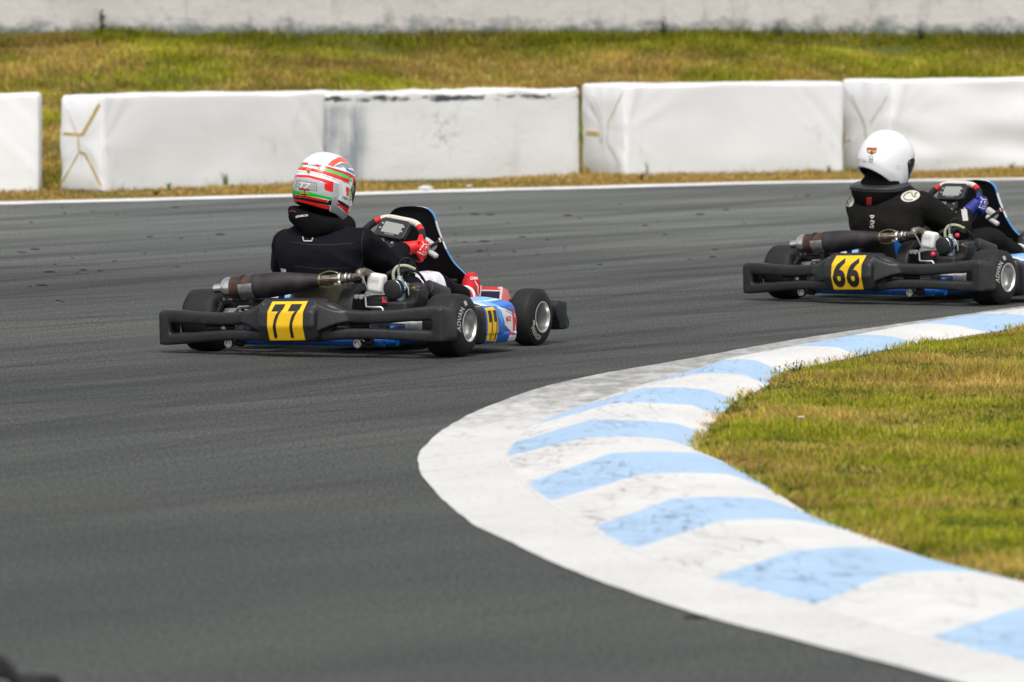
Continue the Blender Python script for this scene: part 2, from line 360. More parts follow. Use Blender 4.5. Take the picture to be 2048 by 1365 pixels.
# kerb stations from near to far: toe, front crest, rear crest, back edge in the photograph, stripe boundary by stripe boundary
ST=[((2330,1400),(2620,1335),(2800,1325),(2900,1345)),
    ((2085,1336),(2290,1276),(2480,1266),(2560,1285)),
    ((1851,1278),(2031,1218.6),(2210,1212),(2300,1232)),
    ((1623,1212),(1777,1148.5),(1945,1144),(2030,1160)),
    ((1417,1157),(1582,1102.5),(1768,1095),(1850,1115)),
    ((1261,1100),(1435,1043),(1600,1041),(1712,1065)),
    ((1179,1057),(1347,997),(1530,998),(1617,1027)),
    ((1093,1004),(1281,949.6),(1460,949),(1546,981)),
    ((1046.6,969),(1222,906.6),(1398,906.5),(1460,930)),
    ((1007,914),(1175,875),(1331,879),(1398,899)),
    ((1023,887),(1179,840),(1356,848),(1410,868)),
    ((1062,852),(1226,807),(1386,811),(1437,834)),
    ((1150,816),(1285,776),(1415,780),(1476,800)),
    ((1290,768),(1388,748.5),(1492,751),(1535,771)),
    ((1385,741),(1446,720.5),(1516,722),(1566,744)),
    ((1480,717),(1580,693.5),(1680,696.5),(1716,713)),
    ((1600,691),(1706,670.5),(1790,674.5),(1835,687)),
    ((1740,668),(1829,648),(1922,652.5),(1975,666)),
    ((1860,650),(1956,628),(2050,631),(2100,643)),
    ((2000,632),(2110,610),(2200,613),(2250,623)),
    ((2150,612),(2270,592),(2370,595),(2420,604)),
    ((2330,592),(2440,574),(2540,577),(2600,586))]
ZK=(.012,.085,.085,.052)
lines=[[gp(*s[k],ZK[k]) for s in ST] for k in range(4)]
NS=6; cl=[catmull(l,NS) for l in lines]
PR=[(0,0),(0,.33),(0,.66),(0,.9),(1,.0),(1,.33),(1,.66),(1,.9),(2,0),(2,.33),(2,.66),(3,0)]
mb=MB(); uv=[]
rowpts=[]
for i in range(len(cl[0])):
    row=[]
    for (k,t) in PR:
        if k==3: p=cl[3][i]; v=1.
        else:
            p=cl[k][i]*(1-t)+cl[k+1][i]*t; v=(k+t)/3
            if k==1: p=p+np.array([0,0,.006*math.sin(math.pi*t)])
        row.append((p,i/NS,v))
    # a short skirt down into the ground at both sides
    row=[(row[0][0]*1+np.array([0,0,-.02]),i/NS,0.)]+row+[(row[-1][0]+np.array([0,0,-.06]),i/NS,1.)]
    rowpts.append(row)
nR=len(rowpts[0]); vs=[p for r in rowpts for p,_,_ in r]; uvs=[(u,v) for r in rowpts for _,u,v in r]
mb.add(vs,[(i*nR+j,i*nR+j+1,(i+1)*nR+j+1,(i+1)*nR+j) for i in range(len(rowpts)-1) for j in range(nR-1)])
me=mb.mesh('kerb',kerbm,35); ul=me.uv_layers.new(name='UVMap')
li=np.zeros(len(me.loops),dtype=np.int32); me.loops.foreach_get('vertex_index',li); ul.data.foreach_set('uv',np.array(uvs)[li].ravel())
tag(link('kerb',me),kind='structure')
# white apron between asphalt and kerb
OUT=[(2600,1560),(2250,1457),(1895,1361),(1588,1282),(1382,1227),(1150,1146),(1015,1084),(945,1049),(878.6,994.5),(843,948),(835.6,922),(843,901),(886,862),(949,826.6),(1039,791),(1117,768),(1230,744.5),(1367,721),(1503.6,696),(1614,676.7),(1745,657),(1855,641),(2048,614),(2200,594),(2330,578)]
oc=catmull([gp(*p,0)[:2] for p in OUT],6); toe=[p[:2] for p in cl[0]]
ia=int(np.argmin([p[0]/p[1] for p in oc])); it=int(np.argmin([p[0]/p[1] for p in toe]))
A=np.r_[resample(oc[:ia+1],70),resample(oc[ia:],80)[1:]]; B=np.r_[resample(toe[:it+1],70),resample(toe[it:],80)[1:]]
mb=MB(); V=[]
for a,b_ in zip(A,B):
    j=rng.normal(0,.0022,2)
    V+=[(a[0]+j[0],a[1]+j[1]*3,.004)]+[(*(a*(1-t)+b_*t),.004+.007*t) for t in (.33,.66)]+[(*(b_+(b_-a)*.02),.011)]
mb.add(V,[(4*i+k,4*i+k+1,4*i+k+5,4*i+k+4) for i in range(len(A)-1) for k in range(3)])
me=mb.mesh('kerb_apron',paintw,30); o=tag(link('kerb_apron',me),kind='structure')

# infield turf
back=[p for p in cl[3]]
INF=[(p[0],p[1]) for p in back]+[(back[-1][0]+9,back[-1][1]+2),(back[0][0]+11,back[0][1]-1)]
V3=[(p[0],p[1],.022) for p in INF]
sheet('infield',INF,.040,soil)

# grass bank behind the barriers and the wall on top of it
def bank_foot(X): return np.interp(X,[-30,-6,-3.8,-3.0,-1.4,.5,.9,2.7,3.1,5,30],[58.5,60.0,60.3,60.6,62.5,64.0,64.3,65.6,65.8,66.8,67.5])
YW=70.0
def bank_z(X,Y):
    y0=bank_foot(X)-.25; t=np.clip((Y-y0)/(YW-y0),0,1.25); return 1.02*t+.05*np.sin(X*1.3+Y*.9)*np.clip(t*3,0,1)*np.clip((1.02-t)*8,0,1)
xs=np.linspace(-30,30,121); ts=np.linspace(0,1,25)
V=[];
for t in ts:
    for x in xs:
        y0=bank_foot(x)-.3; y=y0+(74-y0)*t; V.append((x,y,float(bank_z(np.array(x),np.array(y)))-.006*(t==0)))
nx=len(xs); mb=MB().add(V,[(j*nx+i,j*nx+i+1,(j+1)*nx+i+1,(j+1)*nx+i) for j in range(len(ts)-1) for i in range(nx-1)])
tag(mb.build('grass_bank',soil,smooth=180),kind='structure')

wallm,n,L,b=node_mat('weathered_white_wall'); tc=n.new('ShaderNodeTexCoord').outputs['Object']
c=ramp(n,L,nz(n,L,tc,.9,8,.6),[(.3,(.50,.475,.455)),(.65,(.60,.575,.555))])
c=mul(n,L,c,ramp(n,L,nz(n,L,mp(n,L,tc,0,(2.4,1,.9)),1.8,8,.72),[(.30,(.66,.66,.65)),(.48,(1.,1.,1.))]))
sp=n.new('ShaderNodeSeparateXYZ'); L.new(tc,sp.inputs[0])
gr=n.new('ShaderNodeMapRange'); L.new(sp.outputs['Z'],gr.inputs[0]); gr.inputs[1].default_value=1.0; gr.inputs[2].default_value=1.22; gr.inputs[3].default_value=.34; gr.inputs[4].default_value=-.1
ad=n.new('ShaderNodeMath'); ad.operation='ADD'; L.new(nz(n,L,mp(n,L,tc,0,(1,1,1.4)),4.5,7,.7),ad.inputs[0]); L.new(gr.outputs[0],ad.inputs[1])
c=mul(n,L,c,(.12,.15,.14),'MIX',ramp(n,L,ad.outputs[0],[(.50,(0.,0.,0.)),(.74,(.9,.9,.9))]))
c=mul(n,L,c,(.13,.13,.12),'MIX',ramp(n,L,nz(n,L,mp(n,L,tc,0,(1.3,1,2.)),3.3,8,.72),[(.60,(0.,0.,0.)),(.74,(.6,.6,.6))]))
L.new(c,b.inputs['Base Color']); b.inputs['Roughness'].default_value=.9; bumpn(n,L,b,nz(n,L,tc,9,7),.5,.02)
mb=MB(); wx=np.linspace(-30,30,121); prof=[(YW,.6),(YW,1.1),(YW,1.6),(YW,2.2),(YW,3.25),(YW-.05,3.27),(YW-.05,3.4),(YW+.35,3.4),(YW+.35,3.27),(YW+.3,3.25),(YW+.3,.6)]
mb.rings([[(x,y+.012*math.sin(x*2.1+z*3),z) for y,z in prof] for x in wx])
tag(mb.build('wall',wallm,smooth=30,fix=True),'long stained white concrete wall standing along the top of the grass bank','wall')

# ---- grass blades
def grass_mat(name):
    m,n,L,b=node_mat(name); a=n.new('ShaderNodeAttribute'); a.attribute_name='Col'; L.new(a.outputs['Color'],b.inputs['Base Color'])
    b.inputs['Roughness'].default_value=.8; b.inputs['Specular IOR Level'].default_value=.06
    tr=n.new('ShaderNodeBsdfTranslucent'); L.new(a.outputs['Color'],tr.inputs['Color']); mx=n.new('ShaderNodeMixShader'); mx.inputs[0].default_value=.3
    L.new(b.outputs[0],mx.inputs[1]); L.new(tr.outputs[0],mx.inputs[2]); L.new(mx.outputs[0],n['Material Output'].inputs['Surface']); return m
gmat=grass_mat('grass_blades')
def patch(P,scale,seed):
    q=P[:,:2]*scale+seed
    return np.array([mnoise.fractal(Vector((x,y,seed)),1.,2.,4) for x,y in q])
def blades(name,P,h,w,C,lean=.5):
    N=len(P); a=rng.uniform(0,2*np.pi,N); d=np.stack([np.cos(a),np.sin(a),np.zeros(N)],1); s=np.stack([-np.sin(a),np.cos(a),np.zeros(N)],1)
    ln=(rng.uniform(.05,1,N)*lean*h)[:,None]; hh=h[:,None]*np.array([0,0,1.]); ww=(w/2)[:,None]
    v=np.stack([P-s*ww,P+s*ww,P+d*ln*.35+hh*.55+s*ww*.75,P+d*ln*.35+hh*.55-s*ww*.75,P+d*ln+hh],1)
    me=bpy.data.meshes.new(name); me.vertices.add(N*5); me.vertices.foreach_set('co',v.astype(np.float32).ravel())
    base=(np.arange(N)*5)[:,None]; idx=np.concatenate([base+[0,1,2,3],base+[3,2,4]],1).ravel()
    me.loops.add(N*7); me.loops.foreach_set('vertex_index',idx.astype(np.int32))
    me.polygons.add(N*2); st=(np.arange(N)*7)[:,None]+[0,4]; me.polygons.foreach_set('loop_start',st.ravel().astype(np.int32))
    me.polygons.foreach_set('loop_total',np.tile([4,3],N).astype(np.int32)); me.update(calc_edges=True)
    at=me.color_attributes.new('Col','FLOAT_COLOR','POINT'); tip=np.array([1,1,1.03,1.03,1.1])[None,:,None]
    cc=np.concatenate([C[:,None,:]*tip,np.ones((N,5,1))],2); at.data.foreach_set('color',cc.astype(np.float32).ravel())
    me.materials.append(gmat); me.validate(); return link(name,me)
GREEN=np.array([(.23,.285,.014),(.345,.345,.022),(.165,.23,.014),(.43,.375,.042)]); DRY=np.array([(.52,.33,.10),(.42,.235,.068),(.56,.43,.16),(.42,.33,.06)])
def gcol(P,dry,seed,sc):
    N=len(P); t=patch(P,sc,seed)*1.1+rng.normal(0,.24,N)+dry
    g=GREEN[rng.integers(0,4,N)]; y=DRY[rng.integers(0,4,N)]; k=(1/(1+np.exp(-t*5)))[:,None]
    k=np.clip(k*1.0,0,1); pick=(rng.random(N)[:,None]<k)
    return np.where(pick,y,g)*rng.uniform(.75,1.25,(N,1))
# infield: dense where the camera looks, thinner beyond the frame
q=np.array(INF); lo=q.min(0); hi=q.max(0)
P=rng.uniform(lo,hi,(4200000,2)); d_=P[:,0]-P[:,1]*.0632
keep=(rng.random(len(P))<np.where(d_<.25,1.,np.where(d_<1.2,.22,.08)))&inpoly(P,INF); P=P[keep]
P3=np.c_[P,np.full(len(P),.038)]
bk=np.array([p[:2] for p in back]); 
dist=np.full(len(P3),9.)
for p in resample(bk,160): dist=np.minimum(dist,np.hypot((P3[:,0]-p[0])*1.0,(P3[:,1]-p[1])*.35))
kk=rng.random(len(P3))<np.clip(.3+dist*7,0,1); P3=P3[kk]; dist=dist[kk]
tuft=patch(P3,3.2,4.)
h=rng.uniform(.014,.038,len(P3))*(1+.6*tuft)*np.clip(.6+dist*4,0,1); h=np.clip(h,.012,.09)
C=gcol(P3,-.16+.5*np.exp(-dist*14),11.,.9); C*= (1+.35*patch(P3,1.7,8.)+.25*patch(P3,7.,18.))[:,None]
hh_=1+.9*np.clip(patch(P3,1.1,3.)-.05,0,1)*1.5; h=h*hh_
tag(blades('grass',P3,h,rng.uniform(.0022,.0048,len(P3)),C,1.1),'short mown green and straw coloured turf inside the striped kerb','grass',kind='stuff')
# broad-leaved clover and low weeds in patches between the blades
sel=(patch(P3,1.3,61.)+.35*patch(P3,5.,62.)+.25*np.exp(-dist*5))>.22; Q=P3[sel]; Q=Q[rng.random(len(Q))<.45]
Cq=np.array([(.075,.125,.02),(.11,.16,.022),(.06,.10,.022),(.16,.17,.03)])[rng.integers(0,4,len(Q))]*rng.uniform(.7,1.25,(len(Q),1))
tag(blades('clover',Q,rng.uniform(.012,.034,len(Q)),rng.uniform(.006,.012,len(Q)),Cq,2.2),'low clover and broad leaved weeds in patches through the infield turf','clover',kind='stuff')
# bare brown litter along the kerb
sel=(dist<.10)&(rng.random(len(P3))<.5); Q=P3[sel]; Cq=np.array([(.20,.11,.05),(.30,.19,.09),(.13,.075,.04)])[rng.integers(0,3,len(Q))]*rng.uniform(.7,1.2,(len(Q),1))
tag(blades('dead_grass',Q,rng.uniform(.006,.02,len(Q)),rng.uniform(.003,.008,len(Q)),Cq,3.),'dead brown grass litter along the back edge of the striped kerb','dead grass',kind='stuff')
# stragglers that hang over the back of the kerb
pts=[]
for p,qn in zip(cl[3],cl[2]):
    if 22<p[1]<42:
        for _ in range(34):
            t=abs(rng.normal(0,.10))-.05; pts.append(p*(1-t)+qn*t+np.array([rng.normal(0,.02),rng.normal(0,.1),0]))
pts=np.array(pts); pn=patch(pts,2.5,31.); pts=pts[pn>.02]
C=gcol(pts,.15,5.,1.5)
tag(blades('edge_grass',pts,rng.uniform(.010,.032,len(pts)),rng.uniform(.003,.006,len(pts)),C,1.6),'ragged dry grass creeping over the back of the kerb','grass',kind='stuff')
# bank
N=520000; X=rng.uniform(-9,9,N); keep=rng.random(N)<np.where(np.abs(X)<5.2,1,.35); X=X[keep]; Y=bank_foot(X)-.2+(YW+.02-bank_foot(X)+.2)*rng.random(len(X))
P3=np.c_[X,Y,bank_z(X,Y)-.005]; t=(Y-bank_foot(X))/(YW-bank_foot(X))
h=rng.uniform(.02,.065,len(X))*(1+.7*patch(P3,1.3,2.))*(1+.5*np.clip((t-.93)*14,0,1)); 
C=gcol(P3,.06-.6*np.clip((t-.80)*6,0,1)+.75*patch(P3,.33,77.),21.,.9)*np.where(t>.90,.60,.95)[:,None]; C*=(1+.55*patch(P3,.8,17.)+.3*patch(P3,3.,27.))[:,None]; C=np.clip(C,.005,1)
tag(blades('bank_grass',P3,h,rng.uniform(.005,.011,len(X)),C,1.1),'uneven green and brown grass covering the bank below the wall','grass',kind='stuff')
# dry verge in front of the barriers
N=90000; X=rng.uniform(-7,7,N); fy=np.interp(X,[p[0] for p in far],[p[1] for p in far])
Y=fy+.34+abs(rng.normal(0,1,N))*1.9; ok=(Y<bank_foot(X)+.6)&(Y>fy+.30+.12*np.sin(X*5.)*np.sin(X*1.7)); X,Y,fy=X[ok],Y[ok],fy[ok]
P3=np.c_[X,Y,np.maximum(0,bank_z(X,Y))-.004]; pp=patch(P3,.9,41.); ok=rng.random(len(X))<np.clip(.75+pp*1.2,.1,1); P3=P3[ok]; pp=pp[ok]
dd=P3[:,1]-.25-np.interp(P3[:,0],[p[0] for p in far],[p[1] for p in far])
h=rng.uniform(.008,.028,len(P3))*(1+1.1*np.clip(pp,-.6,1))*np.clip(.35+dd*.5,0,1.3)
C=gcol(P3,.75-.5*np.clip(pp*2,0,1),51.,.8)*np.array([.98,.90,1.02])
tag(blades('verge_grass',P3,h,rng.uniform(.006,.012,len(P3)),C,1.),'dry straw coloured grass between the white line and the barriers','grass',kind='stuff')

# ------------------------------------------------------------------ barriers beside the track
vinyl,n,L,b=node_mat('white_vinyl_cover'); tc=n.new('ShaderNodeTexCoord').outputs['Object']
c=ramp(n,L,nz(n,L,tc,1.3,6),[(.3,(.80,.80,.815)),(.7,(.85,.85,.86))])
c=mul(n,L,c,ramp(n,L,nz(n,L,mp(n,L,tc,0,(1,1,.4)),3.2,7,.7,.5),[(.27,(.72,.71,.69)),(.40,(1.,1.,1.))]))
sp=n.new('ShaderNodeSeparateXYZ'); L.new(tc,sp.inputs[0])
gz=n.new('ShaderNodeMapRange'); L.new(sp.outputs['Z'],gz.inputs[0]); gz.inputs[1].default_value=.0; gz.inputs[2].default_value=.16; gz.inputs[3].default_value=.16; gz.inputs[4].default_value=-.2
ad=n.new('ShaderNodeMath'); ad.operation='ADD'; L.new(nz(n,L,tc,7,6,.7),ad.inputs[0]); L.new(gz.outputs[0],ad.inputs[1])
c=mul(n,L,c,(.42,.38,.33),'MIX',ramp(n,L,ad.outputs[0],[(.6,(0.,0.,0.)),(.9,(.7,.7,.7))]))
L.new(c,b.inputs['Base Color']); b.inputs['Roughness'].default_value=.5; b.inputs['Specular IOR Level'].default_value=.35
bumpn(n,L,b,nz(n,L,mp(n,L,tc,0,(1,1,1.6)),2.2,4,.45,.3),.22,.03)

conc,n,L,b=node_mat('scuffed_white_block'); tc=n.new('ShaderNodeTexCoord').outputs['Object']
sp=n.new('ShaderNodeSeparateXYZ'); L.new(tc,sp.inputs[0])
c=ramp(n,L,nz(n,L,tc,1.5,7),[(.3,(.71,.705,.70)),(.7,(.77,.77,.765))])
def band(src,a,b_,c_,d_):
    m=n.new('ShaderNodeFloatCurve'); cu=m.mapping.curves[0]; m.inputs[0].default_value=1
    r=n.new('ShaderNodeMapRange'); r.interpolation_type='SMOOTHSTEP'; L.new(src,r.inputs[0]); r.inputs[1].default_value=a; r.inputs[2].default_value=b_
    r2=n.new('ShaderNodeMapRange'); r2.interpolation_type='SMOOTHSTEP'; L.new(src,r2.inputs[0]); r2.inputs[1].default_value=c_; r2.inputs[2].default_value=d_; r2.inputs[3].default_value=1; r2.inputs[4].default_value=0
    k=n.new('ShaderNodeMath'); k.operation='MULTIPLY'; L.new(r.outputs[0],k.inputs[0]); L.new(r2.outputs[0],k.inputs[1]); n.remove(m); return k.outputs[0]
def mth(op,a,b_):
    k=n.new('ShaderNodeMath'); k.operation=op
    for i,v in enumerate((a,b_)):
        if isinstance(v,(int,float)): k.inputs[i].default_value=v
        else: L.new(v,k.inputs[i])
    return k.outputs[0]
# black scrapes along the upper edge
sc=mth('ADD',nz(n,L,mp(n,L,tc,0,(1,1,2.6)),5.2,7,.68,.5),mth('MULTIPLY',band(sp.outputs['Z'],.56,.618,.634,.68),.34))
sm=ramp(n,L,sc,[(.80,(0.,0.,0.)),(.88,(.96,.96,.96))])
c=mul(n,L,c,(.03,.035,.04),'MIX',sm)
# grey blue smear at the left end and a scuff in the middle
sl=mth('MULTIPLY',band(sp.outputs['X'],-.1,.02,.26,.46),ramp(n,L,nz(n,L,mp(n,L,tc,0,(3,1,.8)),2.2,6,.6),[(.36,(.08,.08,.08)),(.62,(.98,.98,.98))]))
sl=mth('MULTIPLY',sl,band(sp.outputs['Z'],-.2,-.1,.54,.62))
c=mul(n,L,c,(.20,.23,.28),'MIX',mth('MULTIPLY',sl,.85))
s2=mth('MULTIPLY',mth('MULTIPLY',band(sp.outputs['X'],.86,.98,1.10,1.3),band(sp.outputs['Z'],.2,.3,.46,.56)),ramp(n,L,nz(n,L,tc,11,7,.75),[(.50,(0.,0.,0.)),(.68,(.8,.8,.8))]))
c=mul(n,L,c,(.12,.12,.12),'MIX',s2)
c=mul(n,L,c,ramp(n,L,nz(n,L,mp(n,L,tc,0,(2.5,1,.5)),2.4,7,.7),[(.28,(.78,.78,.77)),(.42,(1.,1.,1.))]))
L.new(c,b.inputs['Base Color']); b.inputs['Roughness'].default_value=.75; bumpn(n,L,b,nz(n,L,tc,14,7,.65),.45,.015)
tapem=mat('yellowed_tape',(.50,.36,.10),.5,var=.35,vscale=14); faintm=mat('faded_tape',(.56,.49,.32),.5,var=.35,vscale=9); fold_shade_m=mat('painted_fold_shade',(.52,.52,.53),.5,var=.1,vscale=9)  # the grey one paints the shade of folds in the cover

def barrier(label,fl,fr,zl,zr,thick,m,seed,folds=True,rough_top=0.):
    a=gp(*fl); c_=gp(*fr); d=c_-a; Lg=np.hypot(d[0],d[1]); ang=math.atan2(d[1],d[0])
    NU=90; prof=[]
    rr=.024
    def rrect(ins):
        x0,x1=ins,thick-ins; P=[]
        for cx,cz,a0 in ((x1-rr,1-rr/.7,0),(x0+rr,1-rr/.7,90),(x0+.01,.0,180),(x1-.01,.0,270)):
            r_=rr if cz>.5 else .01
            for k in range(5):
                t=R(a0+90*k/4); P.append((cx+r_*math.cos(t),cz+(r_/.7)*math.sin(t)))
        out=[]
        for i in range(len(P)):
            p,q=P[i],P[(i+1)%len(P)]; ds=math.hypot(p[0]-q[0],(p[1]-q[1])*.7); kk=max(1,int(ds/.035))
            out+=[(p[0]+(q[0]-p[0])*k/kk,p[1]+(q[1]-p[1])*k/kk) for k in range(kk)]
        return out
    us=[(0,.9),(0,.45),(0.,.03),(.008,.012),(.03,0)]+[(u,0) for u in np.linspace(.06,Lg-.06,NU)]+[(Lg-.03,0),(Lg-.008,.012),(Lg,.03),(Lg,.45),(Lg,.9)]
    base=rrect(0); rings=[]
    for u,ins in us:
        t=u/Lg; z1=zl+(zr-zl)*t; ring=[]
        k=ins if ins>.2 else 0
        for w,z in base:
            if k: w=thick/2+(w-thick/2)*(1-k); z=.5+(z-.5)*(1-k)
            elif ins: w=thick/2+(w-thick/2)*(1-2*ins/thick); z=.5+(z-.5)*(1-2*ins/.7)
            ring.append((u,w,z*z1))
        rings.append(ring)
    mb=MB().rings(rings,True); me=mb.mesh('barrier',m,35)
    sv=Vector((seed*3.7,seed*1.3,0))
    for v in me.vertices:
        p=v.co; nfac=min(1,p.z/.12)
        w1=mnoise.fractal(Vector((p.x*1.1,p.y*1.1,p.z*1.5))+sv,1,2,2)*.014
        # creases that run from the gathered end and from the top corners
        e=math.exp(-p.x/.30); w2=mnoise.noise(Vector((math.atan2(p.z-.36,p.x-.02)*3.5,p.y*3,seed)))*.015*e
        q=math.exp(-(Lg-p.x)/.5); w3=mnoise.noise(Vector(((p.x+p.z)*7,seed,p.y)))*.010*q
        f=w1+((w2+w3) if folds else 0)+(.035*mnoise.noise(Vector((p.x*1.1-p.z*1.0,p.z*4.2+p.x*.8,3.3))) if seed==5 else 0)
        if p.y<thick*.5: v.co.y-=f*nfac
        else: v.co.y+=f*nfac
        if p.x<.06: v.co.x-= (w1*.8+mnoise.noise(Vector((p.y*9,p.z*9,seed)))*.012)*nfac
        if p.z>.3: v.co.z+=((.014+rough_top)*mnoise.fractal(Vector((p.x*1.3,p.y*1.3,seed)),1,2,3)+rough_top*mnoise.fractal(Vector((p.x*7,p.y*7,seed)),1,2,4))*min(1,(p.z-.3)/.25)
    me.update(); o=link('barrier',me); o.location=(a[0],a[1],0); o.rotation_euler=(0,0,ang)
    return tag(o,label,'barrier','white barriers lined up beside the track'),me,Lg
def end_strips(o,me,thick,lines,faint=False):
    tr=bvh(me)
    for ln,w,mm in lines:
        P=[((s-.5)*thick,z-.35) for s,z in ln]
        mb=conform(strokes2d([P],w),tr,(0,thick/2,.35),(0,-1,0),(0,0,1),.004,.5)
        if mb.f: mb.build('tape',mm,o,smooth=60,fix=False)  # grey strips here are painted fold shade, the yellowed ones tape
barrier('plain white wrapped barrier leftmost in the row, beside the grassy gap',(-380,383),(78,383),.70,.722,.44,vinyl,1)
o,me,_=barrier('white wrapped barrier tied at one end with yellowed tape, just right of the grassy gap',(205,382),(651,365),.708,.69,.42,vinyl,2)
end_strips(o,me,.42,[([(.93,.64),(.78,.55),(.55,.41)],.026,tapem),([(.02,.42),(.55,.41)],.020,tapem),([(.46,.41),(.45,.28)],.010,tapem),([(.45,.28),(.58,.275)],.016,tapem),([(.57,.28),(.80,.14),(.97,.03)],.018,tapem),([(.44,.27),(.20,.13),(.04,.04)],.011,tapem),([(.2,.6),(.42,.42)],.006,fold_shade_m)])
o,me,_=barrier('unwrapped white block barrier with black scrapes along its upper edge and a grey smear',(655,363),(1161,352.5),.672,.684,.42,conc,3,folds=False,rough_top=.014)
o,me,_=barrier('white wrapped barrier with faint yellow tape on its creased end, right of the scraped block',(1250,352),(1690,341.5),.714,.71,.55,vinyl,4)
end_strips(o,me,.55,[([(.93,.65),(.62,.42),(.60,.25)],.010,faintm),([(.24,.56),(.42,.42),(.46,.25)],.009,faintm),([(.02,.33),(.42,.325)],.032,tapem),([(.50,.40),(.50,.25)],.010,fold_shade_m),([(.62,.24),(.98,.03)],.012,fold_shade_m),([(.30,.62),(.48,.43)],.007,fold_shade_m)])
o,me,_=barrier('white wrapped barrier rightmost in the row, with slack creased cover behind the white helmet',(1783,343),(2260,334),.728,.728,.70,vinyl,5)
end_strips(o,me,.70,[([(.22,.60),(.46,.36)],.014,faintm),([(.9,.60),(.58,.38)],.008,faintm),([(.46,.36),(.50,.22),(.38,.10)],.022,faintm),([(.02,.22),(.2,.24)],.018,faintm)])

# ------------------------------------------------------------------ small things on the ground
rubm=mat('torn_rubber',(.012,.012,.013),.85)
def crumb(p,s,rz):
    mb=MB(); k=7; rings=[]
    for i in range(4):
        z=(-.1,.25,.8,1.0)[i]*.35*s; r_=(.9,1,.7,.25)[i]
        rings.append([(r_*s*rng.uniform(.7,1.15)*math.cos(2*math.pi*j/k)*1.7,r_*s*rng.uniform(.6,1.1)*math.sin(2*math.pi*j/k),z) for j in range(k)])
    mb.rings(rings); o=mb.build('rubber_crumb',rubm,smooth=60); o.location=(p[0],p[1],.001); o.rotation_euler=(0,0,rz); return o
proto=[crumb((0,40,0),s,0) for s in (.008,.011,.015,.021)]
for p in proto: tag(p,'small black crumb of torn tyre rubber lying on the grey asphalt','rubber crumb','rubber crumbs scattered on the track')
spots=[(124,416),(186,424),(130,427),(350,416),(235,431),(62,445),(295,440),(362,478),(188,509),(145,517),(230,523),(36,504),(45,506),(355,535),(98,545),(167,541),(154,547),(83,572),(60,574),(117,602),(125,605),(200,543),(290,507),(250,428),(110,530),
       (980,431),(921,417),(905,418),(910,470),(909,482),(930,485),(968,484),(990,490),(975,500),(960,503),(978,510),(915,514),(1045,475),(1130,497),(950,430),(944,428),(1028,504),(1060,468),(1075,510),(1095,480),(1160,438),(1240,410),(1290,452),(1330,470),(1400,430),(1452,421),(1488,448),(1430,500),(1380,520),(1592,394),(1615,392),(1860,388),(1990,414),(2010,417),(1200,530),(1135,432),(1015,446),(860,408),(420,432),(470,411),(30,416),(300,475),(410,505),(440,470),(70,500)]
spots=[q for q in spots if not (575<q[0]<905 and 400<q[1])]
for i,(x,y) in enumerate(spots):
    s=proto[int(rng.choice([0,0,0,1,1,2,3],1)[0])]
    o=s if (i<4 and s.location.y==40 and s.location.x==0) else s.copy()
    if o is not s: col.objects.link(o)
    g=gp(x,y); o.location=(g[0],g[1],.001); o.rotation_euler=(0,0,rng.uniform(-.5,.5))
for p in proto:
    if p.location.x==0: g=gp(rng.uniform(1150,1450),rng.uniform(410,520)); p.location=(g[0],g[1],.001)
tag(crumb(gp(1392,1237),.022,.1),'dark rubber scrap lying on the asphalt against the white apron','rubber scrap')

leafm=grass_mat('weed_leaves')
def weed(label,p,z,h,nb,kind,colr,spread=.5,nm='weed'):
    "a small plant: each stem carries a run of leaves"
    V=[];Fc=[];Cc=[]
    def leaf(o,d,l,w,c_):
        d=Vector(d).normalized(); s=d.cross(Vector((0,0,1)));
        s=s.normalized() if s.length>1e-4 else Vector((1,0,0)); k=len(V); o=Vector(o)
        up=Vector((0,0,l*.12))
        V.extend([o-s*w*.2,o+s*w*.2,o+d*l*.5+s*w*.5+up,o+d*l*.5-s*w*.5+up,o+d*l]); Fc.extend([(k,k+1,k+2,k+3),(k+3,k+2,k+4)]); Cc.extend([c_]*5)
    for i in range(nb):
        a=rng.uniform(0,6.28); ln=rng.uniform(.1,1)*spread; top=Vector((math.cos(a)*ln*h,math.sin(a)*ln*h,h*rng.uniform(.5,1)))
        c_=np.array(colr)*rng.uniform(.6,1.3)
        if kind=='blade': leaf((rng.normal(0,h*.08),rng.normal(0,h*.08),0),top,top.length,h*.05,c_)
        else:
            V0=len(V); s=Vector((.0022,0,0)); V.extend([-s,s,top+s*.5,top-s*.5]); Fc.append((V0,V0+1,V0+2,V0+3)); Cc.extend([c_*.8]*4)
            for t in np.linspace(.25,1,7):
                a2=rng.uniform(0,6.28); leaf(top*t,(math.cos(a2),math.sin(a2),rng.uniform(-.1,.7)),h*rng.uniform(.18,.32),h*.10,c_*rng.uniform(.8,1.2))
    me=bpy.data.meshes.new(nm); me.from_pydata([tuple(q) for q in V],[],Fc); me.materials.append(leafm)
    at=me.color_attributes.new('Col','FLOAT_COLOR','POINT'); at.data.foreach_set('color',np.c_[np.array(Cc),np.ones(len(Cc))].astype(np.float32).ravel())
    o=link(nm,me); o.location=(p[0],p[1],z); return tag(o,label,nm)
G=(.09,.15,.025); DG=(.02,.04,.012); YG=(.13,.14,.03); RB=(.06,.025,.012)
weed('dark leafy weed on the kerb edge, leaning over a far blue stripe',gp(1592,756,.03),.03,.075,11,'leaf',DG,1.1)
weed('low reddish brown withered weed lying over the blue stripe at the turf corner',gp(1458,818,.03),.03,.030,12,'leaf',RB,1.6)
weed('small dark green weed at the pointed turf corner by the kerb',gp(1398,892,.03),.03,.035,9,'leaf',G,1.2)
weed('thin pale weed beside the kerb at the far arm of the turf',gp(1476,795,.03),.03,.045,5,'leaf',YG,.7)
weed('tall thin weed in front of the creased barrier right of the scraped block',gp(1294,357),.0,.17,2,'leaf',(.20,.22,.10),.2)
